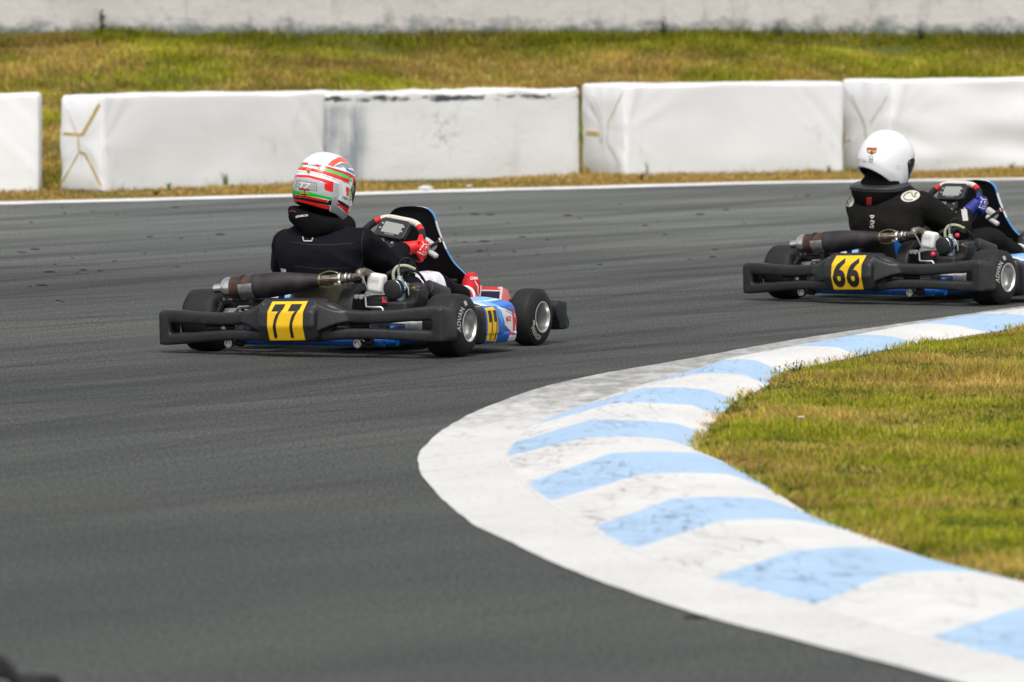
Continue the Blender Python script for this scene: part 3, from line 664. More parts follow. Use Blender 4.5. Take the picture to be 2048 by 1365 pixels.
weed('low bright green tuft at the foot of the taped barrier',gp(337,381),.0,.075,26,'blade',(.13,.23,.03),.7)
weed('taller spiky green tuft at the foot of the taped barrier',gp(452,374),.0,.13,22,'blade',(.15,.23,.05),.6)
weed('green tuft against the foot of the scraped white block, below its grey scuff',gp(866,357),.0,.10,16,'blade',(.16,.24,.05),.5)
weed('faint thin grass stalks below the grey scuff of the scraped block',gp(912,356),.0,.12,8,'blade',(.2,.22,.12),.4)
weed('small leafy weed on the dry verge',gp(1280,362),.0,.06,12,'leaf',G,.9)
weed('low green clump on the verge between the taped barrier and the white line',gp(312,392),.0,.045,18,'leaf',G,.9)
weed('green clump at the foot of the barrier edge just left of the white helmet',gp(1657,347),.0,.06,14,'leaf',G,.8)
weed('green clump at the foot of the rightmost barrier',gp(2024,340),.0,.06,14,'leaf',G,.8)
for (x,hh,lb) in ((206,.24,'tall spindly weed growing in front of the long wall above the taped barrier'),(1327,.16,'small dark weed at the wall foot above the gap beside the scraped block'),(1556,.14,'dark bushy weed at the foot of the long wall above the creased barrier'),(1842,.16,'dark bushy weed at the foot of the long wall, nearest the white helmet')):
    X=(x-1024)/16200*70; weed(lb,(X,YW-.12),float(bank_z(np.array(X),np.array(YW-.12))),hh,5 if x<300 else 8,'leaf',(.07,.10,.03) if x<300 else (.05,.075,.025),.12 if x<300 else .5)
# crumpled litter on the verge
litm=mat('crumpled_paper',(.62,.60,.57),.7,var=.12,vscale=60)
def litter(p,s,label):
    mb=MB().ball((0,0,.4*s),s,10,7,(1.5,1,.55)); me=mb.mesh('litter',litm,25)
    for v in me.vertices: v.co+=Vector((1,1,.6))*mnoise.noise(v.co*(2.2/s))*s*.55
    o=link('litter',me); o.location=(p[0],p[1],.01); tag(o,label,'litter')
litter(gp(851,383),.035,'crumpled white paper litter on the dry verge, the bigger scrap')
litter(gp(938,377),.016,'tiny white paper scrap on the dry verge, the smaller one')
fl=weed('single pale pink flower head in the turf beside the kerb corner',gp(1602,852,.05),.03,.05,3,'blade',G,.3,'flower')
mb=MB()
for k in range(7):
    a=k*.9; mb.ball((.008*math.cos(a),.008*math.sin(a),.052),.007,8,5,(1,1,.6))
mb.build('petals',mat('pink_petal',(.62,.42,.45),.6),fl)

# ------------------------------------------------------------------ the karts (x forward, y left, z up, origin on the ground under the rear axle)
rubber=mat('slick_rubber',(.016,.0155,.015),.62,spec=.28,var=.25,vscale=18,bump=.12,bscale=220)
plastic=mat('black_moulded_plastic',(.017,.0175,.019),.42,spec=.45,var=.15,vscale=25,bump=.10,bscale=260)
blackp=mat('matt_black',(.010,.010,.011),.6); bluep=mat('blue_frame_paint',(.005,.13,.52),.3,coat=.4,var=.08,vscale=20)
rima=mat('satin_shaded_rim',(.42,.41,.395),.42,metal=.85,var=.05,vscale=12); lipa=mat('bright_rim_lip',(.78,.77,.75),.28,metal=.9)  # satin dish coloured darker to paint in the shade of its recess
alu=mat('cast_aluminium',(.66,.65,.63),.36,metal=.9,var=.12,vscale=35); steel=mat('bright_steel',(.74,.74,.73),.22,metal=1.)
dsteel=mat('dull_steel',(.32,.31,.29),.42,metal=.8,var=.3,vscale=40); dark=mat('dark_metal',(.035,.034,.034),.5,metal=.5,var=.3,vscale=50)
rust=mat('rusty_muffler',(.065,.034,.024),.6,metal=.35,var=.6,vscale=30); heat=mat('heat_tinted_chamber',(.036,.030,.033),.52,metal=.35,var=.4,vscale=16)
brass=mat('brass_wire',(.35,.30,.17),.4,metal=.7); whitet=mat('white_lettering',(.40,.40,.385),.7,var=.25,vscale=60); yel=mat('yellow_plate',(.83,.50,.008),.45,var=.05,vscale=12)
ink=mat('black_digits',(.012,.012,.014),.45); red=mat('red_paint',(.62,.015,.02),.4); white=mat('white_paint',(.74,.74,.73),.4)
coverm=mat('silver_valve_cover',(.78,.77,.73),.5,metal=.0,var=.08,vscale=60); carbm=mat('zinc_carburettor',(.42,.50,.49),.38,metal=.7,var=.25,vscale=60)
hosem=mat('fuel_hose',(.36,.37,.25),.35); gripw=mat('cream_suede',(.62,.58,.50),.8,var=.06,vscale=60); suede=mat('black_suede',(.013,.012,.013),.9)
screenm=mat('display_glass',(.30,.32,.29),.18,spec=.6); filt=mat('blue_black_filter',(.018,.035,.075),.5); padm=mat('grey_white_pad',(.50,.50,.50),.6,var=.08,vscale=40)
podm=mat('pod_graphics',attr='Col',rough=.35,coat=.15,spec=.35)
def sm(t): return t*t*(3-2*t)
def cyl(mb,a,b,r,n=16): return mb.tube([a,b],r,n)

def sidewall(prof):  # height of the tyre's outer face at a radius
    P=sorted([(r,h) for r,h in prof if h>0]); rs=[p[0] for p in P]; hs=[p[1] for p in P]
    return lambda r: float(np.interp(r,rs,hs))
def wheel(parent,name,c,side,D,w,rimr,front,words,steer=0.):
    "side -1 is the right side: the outer face looks along -y"
    e=bpy.data.objects.new(name,None); col.objects.link(e); e.parent=parent; e.location=c; e.rotation_euler=(0,0,steer)
    a=D/2; h=w/2; ax=(0,side,0)
    P_=[(rimr-.004,.80),(rimr+.003,.955),(rimr+.012,.965),(a*.71,.93),(a*.80,.885),(a*.88,.82),(a*.945,.72),(a*.982,.58),(a*.996,.40),(a,.2)]
    prof=[(r,h*q) for r,q in P_]+[(r,-h*q) for r,q in P_[::-1]]
    mb=MB().lathe(prof,(0,0,0),ax,72,closed=True)
    for k in (.952,): # a fine mould line on the shoulder
        mb.lathe([(a*k-.002,h*.72),(a*k+.0022,h*.705),(a*k+.002,h*.68)],(0,0,0),ax,72)
    mb.build('tyre',rubber,e,60)
    mb=MB()
    if front: pr=[(rimr+.001,h*.93),(rimr+.004,h*.985),(rimr+.002,h*1.0),(rimr-.002,h*.985),(rimr-.005,h*.80),(rimr-.010,h*.30),(rimr-.012,h*.02),(rimr-.020,h*-.05),(.036,h*-.02),(.034,h*.18),(.022,h*.22),(.02,h*.30),(.0,h*.30)]
    else: pr=[(rimr+.001,h*.93),(rimr+.004,h*.985),(rimr+.002,h*1.0),(rimr-.002,h*.985),(rimr-.006,h*.90),(rimr-.008,h*.72),(rimr-.011,h*.58),(rimr-.018,h*.50),(.030,h*.40),(.012,h*.37),(.0,h*.37)]
    mb.m=1; mb.lathe(pr[:5],(0,0,0),ax,56); mb.m=0; mb.lathe(pr[4:],(0,0,0),ax,56)
    mb.lathe([(rimr+.006,-h*.76),(rimr-.006,-h*.6),(rimr-.014,h*-.1),(rimr-.020,h*0.)],(0,0,0),ax,48)
    if front:
        for k in range(3):
            t=k*2.094+.5; mb.lathe([(0,h*.12),(.006,h*.12),(.006,h*-.02)],(.028*math.cos(t),0,.028*math.sin(t)),ax,10)
    rm=mb.build('rim',[rima,lipa],e,40)
    mb=MB(); mb.lathe([(.0,h*(.42 if front else .40)),(.011 if front else .006,h*(.42 if front else .40)),(.012 if front else .006,h*(.28 if front else .35))],(0,0,0),ax,14); mb.build('wheel_nut',dark,e)
    sw=sidewall(prof); mb=MB()
    for txt,ang,r0,hh,sx,blk in words:
        V,Fc=(text2d(txt,hh,.02,sx,0,2) if not blk else grid2d(hh*sx,hh,4,3)); o=[]
        for x,y in V:
            r=r0+y; t=ang-x/r           # clockwise as seen from outside
            # seen from the right (-y) the screen's right is +x (forward)
            px=r*math.cos(t)*(1 if side<0 else -1); o.append((px,side*(sw(r)+.0009),r*math.sin(t)))
        mb.add(o,Fc)
    if words: mb.build('lettering',whitet,e,60,fix=False)
    return e

def bumper_mesh():
    def rear(y): return -.255-.065*(1-min(1,abs(y)/.7)**1.6)
    mb=MB()
    for s in (1,-1):
        for path,rz,rx in (([(.10,.205),(.17,.200),(.26,.172),(.40,.166),(.55,.174),(.66,.180),(.695,.178)],.029,.038),([(.10,.083),(.2,.092),(.3,.095),(.42,.091),(.55,.083),(.66,.077),(.695,.077)],.0245,.036)):
            P=catmull([(y,z,0) for y,z in path],5)
            ring=[]
            for y,z,_ in P:
                k=1.08 if y>.55 else 1.
                k=k+.3*max(0,(.25-y)/.15)*(rz>.026)
                x=rear(y)+rx
                ring.append([(x+rx*math.copysign(abs(math.cos(t))**.38,math.cos(t)),s*y,z+rz*k*math.copysign(abs(math.sin(t))**.38,math.sin(t))) for t in np.linspace(0,2*math.pi,17)[:-1]])
            mb.rings(ring)
        # end block wrapping round the corner
        ring=[]
        for x,y,hw in ((-.245,.672,.030),(-.235,.688,.028),(-.17,.692,.024),(-.10,.690,.016)):
            ring.append([(x,s*(y+hw*math.copysign(abs(math.cos(t))**.5,math.cos(t))),.126+.074*math.copysign(abs(math.sin(t))**.35,math.sin(t))) for t in np.linspace(0,2*math.pi,25)[:-1]])
        mb.rings(ring)
        mb.box((-.235,s*.678,.126),(.05,.055,.146))
        # flared web between the bulge and the arms
        ring=[]
        for t in np.linspace(0,1,7):
            y=.125+.16*t; top=.243-.052*(1-(1-t)**2.2); bot=.10+.050*(1-(1-t)**1.6)
            ring.append([(-.24,s*y,bot),(-.24,s*y,top),(-.365+.075*t,s*y,top),(-.375+.075*t,s*y,bot)])
        mb.rings(ring)
        # recessed bracket panel behind the slot
        mb.box((-.225,.41 if s>0 else -.285,.126),(.02,.14 if s>0 else .10,.085))
    # bulge carrying the number plate
    ring=[]
    for y,k in ((-.142,.80),(-.132,.95),(-.115,1.),(-.05,1.02),(0,1.03),(.05,1.02),(.115,1.),(.132,.95),(.142,.80)):
        c_=(.155); ring.append([(-.23,y,.155-.088*k),(-.23,y,.155+.098*k),(-.30-.035*k,y,.155+.097*k),(-.352-.045*k,y,.155+.045*k),(-.358-.047*k,y,.155-.02*k),(-.335-.045*k,y,.155-.085*k),(-.32,y,.155-.092*k)])
    mb.rings(ring)
    return fuse(mb,'rear_bumper',plastic,.0042,13,.5)
BUMPER=bumper_mesh(); BUMPT=bvh(BUMPER)

def seven(h):
    k=h/290; P=[(520,372),(630,372),(629,412),(592,468),(572,520),(565,580),(565,660),(532,660),(533,580),(541,520),(560,465),(590,430),(514,430)]
    return [((x-572)*k,(516-y)*k) for x,y in P]
def side_pod(parent,side,number,wheelx=.567):
    "shell with sloping top; colours follow the printed design"
    y0=.672; N=200; M=170; prof=lambda t: [(.40,.055),(.52,.045),(.64,.044),(.664,.058),(.670,.10),(.668,.16),(.655,.205),(.62,.226),(.50,.243),(.40,.235)]
    xs=list(np.linspace(.205,.635,N)); rings=[]
    base=resample(np.array(catmull(prof(0),8)),M)
    for x in xs:
        t=(x-.205)/.45; e=min(1,(x-.205)/.022); e2=min(1,(.635-x)/.085); inn=(1-sm(e))*.035+(1-math.sqrt(1-(1-e2)**2))*.16
        lift=-.008*math.sin(math.pi*min(1,t*1.2)); r=[]
        for y,z in base:
            yy=y-inn*max(0,(y-.42))/.25; zz=.13+(z-.13)*(1-min(inn,.05)*1.6)+ (lift if z>.2 else 0)
            yy-= .03*max(0,(t-.75)/.25)**2*(y>.5)
            yy+= .006*math.sin(t*7)*(z>.09)*(y>.6)
            r.append((x,side*yy,zz))
        rings.append(r)
    mb=MB(); vs=[p for r in rings for p in r]
    mb.add(vs,[(i*M+j,i*M+j+1,(i+1)*M+j+1,(i+1)*M+j) for i in range(N-1) for j in range(M-1)])
    mb.add(rings[0],[tuple(range(M))]); mb.add(rings[-1],[tuple(range(M))])
    me=mb.mesh('side_pod',podm,70)
    def design(C):
        x=C[:,0]; z=C[:,2]; y=np.abs(C[:,1]); o=np.tile(lin('#0560bb'),(len(C),1)); q=np.c_[x,z]
        def put(poly,c): o[inpoly(q,poly)&(y>.60)]=lin(c)
        o[(z<.10)]=lin('#0556a8')
        put([(.36,.20),(.40,.21),(.42,.15),(.40,.13),(.36,.16)],'#3f9ae8')
        put([(.388,.214),(.46,.196),(.60,.155),(.60,.055),(.441,.117),(.405,.19)],'#dcdcde')
        put([(.395,.221),(.46,.203),(.60,.162),(.60,.155),(.46,.196),(.388,.214)],'#123a86')
        put([(.52,.205),(.60,.18),(.60,.172),(.52,.197)],'#b01c34')
        put([(.46,.19),(.60,.150),(.60,.146),(.46,.185)],'#c03048')
        put([(.441,.122),(.50,.097),(.60,.058),(.60,.052),(.49,.093),(.438,.117)],'#b02030')
        put([(.43,.112),(.60,.045),(.60,.038),(.43,.106)],'#123a86')
        put([(.479,.073),(.50,.077),(.60,.068),(.60,.03),(.479,.03)],'#d8d8d8')
        put([(.465,.078),(.50,.084),(.55,.08),(.55,.076),(.50,.079),(.472,.070)],'#c82030')
        top=(z>.205)&(y<.645)
        o[top]=lin('#6fb6f0')
        o[top&(x<.30+.35*(.65-y))]=lin('#e4eaf2'); o[top&(x>.42)&(z>.2)&(y>.59)]=lin('#1a78d2')
        o[top&(np.abs(y-.56-.08*(x-.4))<.006)]=lin('#e9eef4')
        o[(x<.228)|(x>.634)]=(.01,.01,.011)
        return o
    paint(me,design); pod=link('side_pod',me,parent); tr=bvh(me); sg=-side
    ux=(1,0,0) if side<0 else (-1,0,0)
    flip=(lambda x: x)
    yc=side*.66
    def put(nm,shape,cx,cz,m,lift): decal(nm,shape,tr,(cx,yc,cz),ux,(0,0,1),m,pod,lift)
    put('number_panel',poly2d([(-.052,.076),(.048,.079),(.052,-.079),(-.056,-.07)],5),.293,.131,yel,.002)
    if number=='77':
        s7=[(-.5,.5),(.42,.5),(.42,.12),(.36,-.1),(.28,-.5),(.06,-.5),(.16,-.1),(.22,.12),(-.5,.12)]
        mbn=MB()
        for dx in (-.024,.026):
            mm=conform(poly2d([(x*.036+dx,y*.135) for x,y in s7],4),tr,(.293,yc,.128),ux,(0,0,1),.0035); mbn.add(mm.v,mm.f)
        mbn.build('number',ink,pod,60,fix=False)
    else:
        put('number',text2d(number,.12,.03,.62,0,2),.293,.128,ink,.0035)
    put('lettering',text2d('MACSI',.024,.03,.62,0,2),.478,.150,red,.003)
    put('emblem',poly2d([(-.012,.045),(.006,.045),(.006,.018),(.03,.018),(.035,-.012),(.006,-.012),(.006,-.045),(-.012,-.045)],3),.536,.135,red,.003)
    return pod

def seat_part(parent,m,stripe):
    P=catmull([(-.055,.325),(-.045,.26),(-.02,.16),(.05,.085),(.16,.062),(.28,.07),(.40,.115)],6); K=len(P); rings=[]
    for i,(x,z) in enumerate(P):
        d=np.array(P[min(i+1,K-1)])-np.array(P[max(i-1,0)]); d=d/np.linalg.norm(d); nx_,nz_=-d[1]*-1,0
        nn=np.array([-d[1],d[0]]);  # towards the occupant
        if nn[1]<0: nn=-nn
        if abs(nn[1])<.35 and nn[0]<0: nn=-nn
        t=i/(K-1); w=.165+.03*math.sin(math.pi*min(1,t*1.3)); dep=.05+.12*math.sin(math.pi*(.15+.75*t))
        r=[]
        for a in np.linspace(-1,1,25):
            q=a*math.pi/2*1.02; o=dep*(1-math.cos(q)); r.append((x+nn[0]*o-.03*(t<.2)*(a*a)*(-1),.045+w*math.sin(q),z+nn[1]*o-(.05*(1-t*4)*a**4 if t<.25 else 0)))
        rings.append(r)
    mb=MB(); M=25; mb.add([p for r in rings for p in r],[(i*M+j,i*M+j+1,(i+1)*M+j+1,(i+1)*M+j) for i in range(K-1) for j in range(M-1)])
    if stripe:
        n=len(mb.f)
        for k,f in enumerate(mb.f):
            j=k%(M-1)
            if 5<=j<=7: mb.mi[k]=1
    o=mb.build('seat',[m,bluep],parent,60); s=o.modifiers.new('thick','SOLIDIFY'); s.thickness=.007; s.offset=0
    return o

WC=Vector((.59,-.005,.458)); WT=R(38); WE2=Vector((math.sin(WT),0,math.cos(WT))); WN=Vector((-math.cos(WT),0,math.sin(WT))); WR=.165
WOFF=[Vector((0,0,0))]
def wheel_pt(a,b,rot):  # a to the right, b up in the plane of the steering wheel
    c,s=math.cos(-rot),math.sin(-rot); return WC+WOFF[0]+Vector((0,-1,0))*(a*c-b*s)+WE2*(a*s+b*c)
RIM=[(0,.155),(.05,.155),(.085,.148),(.118,.126),(.143,.092),(.160,.045),(.164,0),(.158,-.05),(.138,-.095),(.105,-.128),(.06,-.142),(0,-.145)]
def steering(parent,rot):
    pts=RIM+[(-x,y) for x,y in RIM[-2:0:-1]]; P=catmull([(x,y,0) for x,y in pts]+[(0,.155,0)],4)[:-1]
    W3=[wheel_pt(p[0],p[1],rot) for p in P]; n=len(W3)
    def seg(nm,a0,a1,m,r):
        idx=[i%n for i in range(a0,a1+1)]; mb=MB(); mb.tube([W3[i] for i in idx],r,12); return mb.build(nm,m,sw,60)
    sw=MB()
    sw.tube(W3,.010,10,closed=True)
    for a,b in ((-.11,-.02),(.11,-.02),(0,-.12)): # spokes
        sw.tube([wheel_pt(a*1.3,b*1.15,rot),wheel_pt(a*.3,b*.3,rot)],.012,8,sx=.35,up=WN)
    sw.lathe([(0,.012),(.04,.012),(.045,.004),(.045,-.004),(0,-.004)],wheel_pt(0,0,rot),WN,24)
    for a in (-.022,.022):
        pass
    sw.tube([WC+WOFF[0]-WN*.004,(.86,-.01,.20),(1.02,-.005,.10)],.010,10)
    sw=sw.build('steering_wheel',dark,parent,40)
    mb=MB()
    for a,b in ((-.024,.018),(.024,.018),(-.024,-.02),(.024,-.02)):
        p=wheel_pt(a,b,rot)+WN*.013; mb.lathe([(0,.004),(.006,.004),(.007,0)],p,WN,10)
    mb.build('wheel_bolts',steel,sw)
    seg('white_grip',-10,10,gripw,.0155); seg('red_band',10,13,red,.0158); seg('red_band',-13,-10,red,.0158)
    seg('black_grip',13,n-13,suede,.0165)
    # dash display between the upper part of the rim
    dc=wheel_pt(0,.082,rot)+WN*.026; ex=(wheel_pt(1,0,rot)-wheel_pt(0,0,rot)).normalized(); ey=(wheel_pt(0,1,rot)-wheel_pt(0,0,rot)).normalized()
    Mx=Matrix((ex,ey,WN)).transposed()
    def panel(w,h,ch,z0,z1,mb):
        w*=1.12; h*=1.12 # octagonal panel
        q=[(-w+ch,-h),(w-ch,-h),(w,-h+ch),(w,h-ch),(w-ch*1.4,h),(-w+ch*1.4,h),(-w,h-ch),(-w,-h+ch)]
        mb.rings([[dc+ex*x+ey*y+WN*z0 for x,y in q],[dc+ex*x+ey*y+WN*z1 for x,y in q]])
    mb=MB(); panel(.070,.046,.012,-.014,.010,mb); d=mb.build('dash_display',plastic,parent,30,.003)
    mb=MB(); panel(.044,.026,.003,.0101,.0112,mb); mb.build('screen',screenm,d,30)
    mb=MB()
    for a,b in ((-.057,.014),(-.058,-.012),(.057,.014),(.058,-.012)): mb.lathe([(0,.0155),(.005,.0155),(.006,.010)],dc+ex*a+ey*b,WN,12)
    mb.build('buttons',steel,d)
    V,Fc=text2d('MYCHRON',.007,.02,1.,0,0); MB().add([dc+ex*x+ey*(y-.035)+WN*.0108 for x,y in V],Fc).build('lettering',whitet,d,fix=False)
    return sw

def fairing(parent,off=(0,0,0)):
    Z=[.18,.214,.27,.326,.371,.42,.46,.52,.56,.586,.605,.620,.630,.634]; XE=[1.13,1.11,1.07,1.01,.965,.922,.90,.876,.862,.856,.853,.854,.858,.864]; HW=[.24,.232,.21,.187,.160,.147,.137,.122,.115,.110,.100,.082,.055,.012]
    M=41; V=[]; K=len(Z)
    P=catmull([(z,x,w) for z,x,w in zip(Z,XE,HW)],4); K=len(P)
    for lay in (0,1):
        for z,xe,w in P:
            D=.085*min(1,w/.10)
            for a in np.linspace(-1,1,M):
                q=a*math.pi/2; yy=w*math.sin(q); xx=xe+D*math.cos(q)**.8
                nn=Vector((math.cos(q),math.sin(q),.25)).normalized()*(.0035*lay); V.append((xx+nn.x,yy+nn.y,z+nn.z))
    F0=[(i*M+j,i*M+j+1,(i+1)*M+j+1,(i+1)*M+j) for i in range(K-1) for j in range(M-1)]; o=K*M
    mb=MB(); mb.m=0; mb.add(V,F0)
    k=len(mb.v); mb.m=1; mb.f+= [tuple(i+o for i in f)[::-1] for f in F0]; mb.mi+=[1]*len(F0)
    rim=[i*M for i in range(K)]+[(K-1)*M+j for j in range(M)]+[(K-1-i)*M+M-1 for i in range(K)]
    mb.f+=[(a,b,b+o,a+o) for a,b in zip(rim,rim[1:])]; mb.mi+=[0]*(len(rim)-1)
    me=mb.mesh('front_fairing',[blackp,podm],50,fix=True)
    def design(C):
        z=C[:,2]; y=C[:,1]; c=np.tile(lin('#2f86c8'),(len(C),1)); c[(z>.44)&(z<.565)]=lin('#d5dbe4')
        c[(z>.478)&(z<.486)]=lin('#b86068'); c[np.abs(y)<.07]=lin('#e8e8ea'); return c
    paint(me,design); fr=link('front_fairing',me,parent); fr.location=off
    rp=Matrix.Rotation(R(32),3,'X'); mb=MB(); mb.box((.885,-.078,.463),(.03,.075,.038),rp); mb.build('pad',padm,fr,40,.013); mb=MB(); mb.box((.878,-.085,.425),(.03,.085,.026),rp); mb.build('pad',padm,fr,40,.011)
    mb=MB(); mb.tube([(.868,-.06,.428),(.868,-.105,.46),(.882,-.132,.478)],.008,8); mb.build('strap',blackp,fr)
    mb=MB(); mb.tube([(.880,-.128,.490),(.880,-.134,.472)],.006,8); mb.build('clip',steel,fr)
    return fr

def build_kart(label,number,seatm,stripe,rot,loc,rz,cap):
    k=empty('racing_kart',loc,rz); tag(k,label,'kart','racing karts on the track')
    # frame
    mb=MB()
    for s,y in ((1,.33),(-1,.30)):
        mb.tube(bez([(-.175,s*(y-.02),.058),(.15,s*y,.056),(.5,s*(y+.02),.052),(.85,s*.24,.052),(1.16,s*.2,.06)]),.0155,12)
    mb.tube([(-.17,.35,.056),(-.17,-.36,.060)],.0155,12); mb.tube([(.45,.34,.05),(.45,-.31,.05)],.014,10); mb.tube([(1.0,.22,.055),(1.0,-.22,.055)],.015,10)
    mb.tube([(-.11,-.245,.058),(-.11,-.395,.068)],.021,14)
    for y in (-.285,.25): mb.tube([(0,y,.05),(0,y,.168)],.020,12,sx=.6); mb.box((0,y,.07),(.05,.045,.03))
    mb.tube(bez([(.05,.30,.06),(.0,.245,.14),(-.02,.225,.262)]),.014,10); mb.tube(bez([(.05,-.25,.06),(.02,-.12,.20),(0,-.10,.24)]),.013,10)
    mb.tube(bez([(.95,.2,.06),(.90,.03,.16),(.86,0,.26),(.90,-.03,.16),(.95,-.2,.06)]),.010,8)
    for s in (1,-1): mb.tube([(.86,s*.25,.055),(.98,s*.36,.10),(1.05,s*.44,.128)],.015,10)
    mb.build('frame',bluep,k,50)
    for y,z in ((.378,.049),(-.264,.061)):
        mb=MB(); cyl(mb,(-.10,y,z),(-.235,y,z),.015); mb.lathe([(.0,.012),(.007,.012),(.008,.004),(.012,.004),(.014,.014),(.019,.014),(.021,-.01)],(-.235,y,z),(-1,0,0),20)
        mb.build('bumper_mount',steel,k,40)
    for y,z in ((.378,.049),(-.264,.061)): mb=MB(); cyl(mb,(-.205,y-.022,z+.006),(-.205,y-.055,z+.006),.021); mb.box((-.20,y-.032,z+.02),(.03,.03,.05)); mb.build('mount_clamp',dark,k,30,.003)
    mb=MB(); cyl(mb,(0,-.56,.14),(0,.56,.14),.025,24); mb.build('rear_axle',steel,k)
    for s in (1,-1): mb=MB(); mb.lathe([(.025,.40),(.042,.40),(.042,.45),(.055,.455),(.055,.51),(.03,.52)],(0,0,.14),(0,s,0),28); mb.build('wheel_hub',alu,k,30)
    mb=MB(); mb.box((0,.25,.14),(.09,.04,.09)); mb.build('bearing_carrier',dark,k,30,.004); mb=MB(); mb.box((0,-.285,.14),(.09,.035,.085)); mb.build('bearing_carrier',dark,k,30,.004); mb=MB(); mb.lathe([(.03,-.004),(.09,-.004),(.09,.004),(.03,.004)],(0,.17,.14),(0,1,0),36,closed=True); mb.build('brake_disc',dsteel,k,30)
    mb=MB(); mb.box((-.20,.335,.118),(.02,.030,.07)); mb.build('slot_bracket',dsteel,k,30,.002); mb=MB(); mb.box((-.20,-.235,.117),(.02,.010,.062)); mb.tube([(-.21,-.25,.13),(-.21,-.262,.118),(-.21,-.25,.105)],.004,8); mb.build('slot_bracket',dsteel,k,30,.002)
    for y in (.408,-.285): mb=MB(); mb.lathe([(0,.008),(.006,.008),(.012,.004),(.013,0)],(-.236,y,.117),(-1,0,0),16); mb.build('bumper_bolt',alu,k)
    # bumper
    bo=link('rear_bumper',BUMPER,k); bo.location=(0,.014,.004); bo.rotation_euler=(R(-1.7),0,0)
    decal('number_plate',grid2d(.176,.172,20,30),BUMPT,(-.41,-.002,.158),(0,-1,0),(0,0,1),yel,bo,.0012)
    mbn=MB()
    for dx in (-.042,.040):
        sh=poly2d([(x*.92+dx,y) for x,y in seven(.150)],3) if number=='77' else text2d('6',.150,.035,.80,.08,2)
        if number!='77': sh=([(x+dx,y) for x,y in sh[0]],sh[1])
        mm=conform(sh,BUMPT,(-.41,-.002,.158),(0,-1,0),(0,0,1),.0026); mbn.add(mm.v,mm.f)
    mbn.build('number',ink,bo,60,fix=False)
    # wheels
    RW=[('ADVAN',R(160),.099,.026,.95,False),('',R(106),.104,.020,1.2,True)]
    FW=[('ADVAN',R(232),.098,.024,.9,False),('',R(195),.085,.012,1.9,True)]
    wheel(k,'rear_wheel',(0,-.603,.14),-1,.280,.194,.070,False,RW); 
    wl=wheel(k,'rear_wheel',(0,.603,.14),1,.280,.194,.070,False,RW)
    # the inner face of the left wheel shows the same lettering
    mb=MB()
    for txt,ang,r0,hh,sx,blk in RW:
        V,Fc=(text2d(txt,hh,.02,sx,0,2) if not blk else grid2d(hh*sx,hh,4,3))
        mb.add([((r0+y)*math.cos(ang-x/(r0+y)),-.0925,(r0+y)*math.sin(ang-x/(r0+y))) for x,y in V],Fc)
    mb.build('inner_lettering',mat('faded_lettering',(.26,.25,.235),.7),wl,60,fix=False)
    wheel(k,'front_wheel',(1.05,-.508,.131),-1,.262,.132,.068,True,FW,R(-3)); wheel(k,'front_wheel',(1.05,.508,.131),1,.262,.132,.068,True,FW,R(-3))
    side_pod(k,-1,number); side_pod(k,1,number)
    # nose: wide black front bumper and the coloured cover above it
    mb=MB(); ring=[]
    for y,x0,t in ((-.565,1.30,.0),(-.555,1.285,.7),(-.50,1.29,.95),(-.40,1.31,1),(-.2,1.36,1),(0,1.38,1),(.2,1.36,1),(.40,1.31,1),(.50,1.29,.95),(.555,1.285,.7),(.565,1.30,0.)):
        d=.055*(.5+.5*t); hh=.070*(.86+.14*t)
        ring.append([(x0+d*math.copysign(abs(math.cos(a))**.5,math.cos(a))+.03*(math.sin(a)<-.2),y,.130+hh*math.copysign(abs(math.sin(a))**.5,math.sin(a))) for a in np.linspace(0,2*math.pi,25)[:-1]])
    mb.rings(ring); mb.build('front_bumper',plastic,k,50)
    mb=MB(); N=40;M=30; V=[]
    for i in range(N):
        t=i/(N-1)
        for j in range(M):
            u=-1+2*j/(M-1); x=1.10+.24*t; w=.345-.05*t; yy=w*math.copysign(abs(u)**.9,u); zt=.262-.02*t**2-.055*(1-t)**6
            V.append((x,yy,zt-.10*max(0,abs(u)-.88)/.12-.004*u*u))
    mb.add(V,[(i*M+j,i*M+j+1,(i+1)*M+j+1,(i+1)*M+j) for i in range(N-1) for j in range(M-1)])
    q=[(1.098,y,z) for y,z in ((-.345,.20),(-.32,.262),(.32,.262),(.345,.20))]
    Vq=[(1.094+.016*(z-.2)/.06,y,z) for z in np.linspace(.195,.262,24) for y in np.linspace(-.342,.342,60)]
    mb.add(Vq,[(i*60+j,i*60+j+1,(i+1)*60+j+1,(i+1)*60+j) for i in range(23) for j in range(59)])
    me=mb.mesh('nose_cover',podm,40)
    def nd(C):
        c=np.tile(lin('#d8453e'),(len(C),1)); x,y,z=C[:,0],np.abs(C[:,1]),C[:,2]; r=x<1.112
        c[r&(z<.243)]=lin('#2c283a'); c[r&(z<.247)&(z>.241)]=lin('#cfcfd4'); c[r&(z<.208)]=lin('#e6e6ea'); c[(y>.33-.1*(z-.2))]=lin('#d9d2c4'); c[(~r)&(x>1.2)&(y<.2)]=lin('#2f86c8'); return c
    paint(me,nd); link('nose_cover',me,k)
    fairing(k,(0,-.022,-.032) if number=='66' else (0,0,0)); seat_part(k,seatm,stripe); steering(k,rot)
    mb=MB(); mb.box((.72,-.01,.040),(.78,.42,.006)); mb.build('floor_tray',dsteel,k)
    mb=MB(); mb.ball((.62,0,.14),.1,18,10,(1.0,.7,.9)); mb.build('fuel_tank',mat('milky_tank',(.55,.54,.48),.4),k,60)
    mb=MB()
    mb.tube(bez([(1.02,-.135,.07),(1.0,-.132,.19),(.995,-.131,.295)]),.010,10,sx=.7); cyl(mb,(1.0,-.165,.292),(1.0,-.10,.292),.009); mb.build('throttle_pedal',dark,k)
    mb=MB(); mb.box((.992,-.131,.255),(.008,.026,.075)); mb.build('pedal_plate',steel,k)
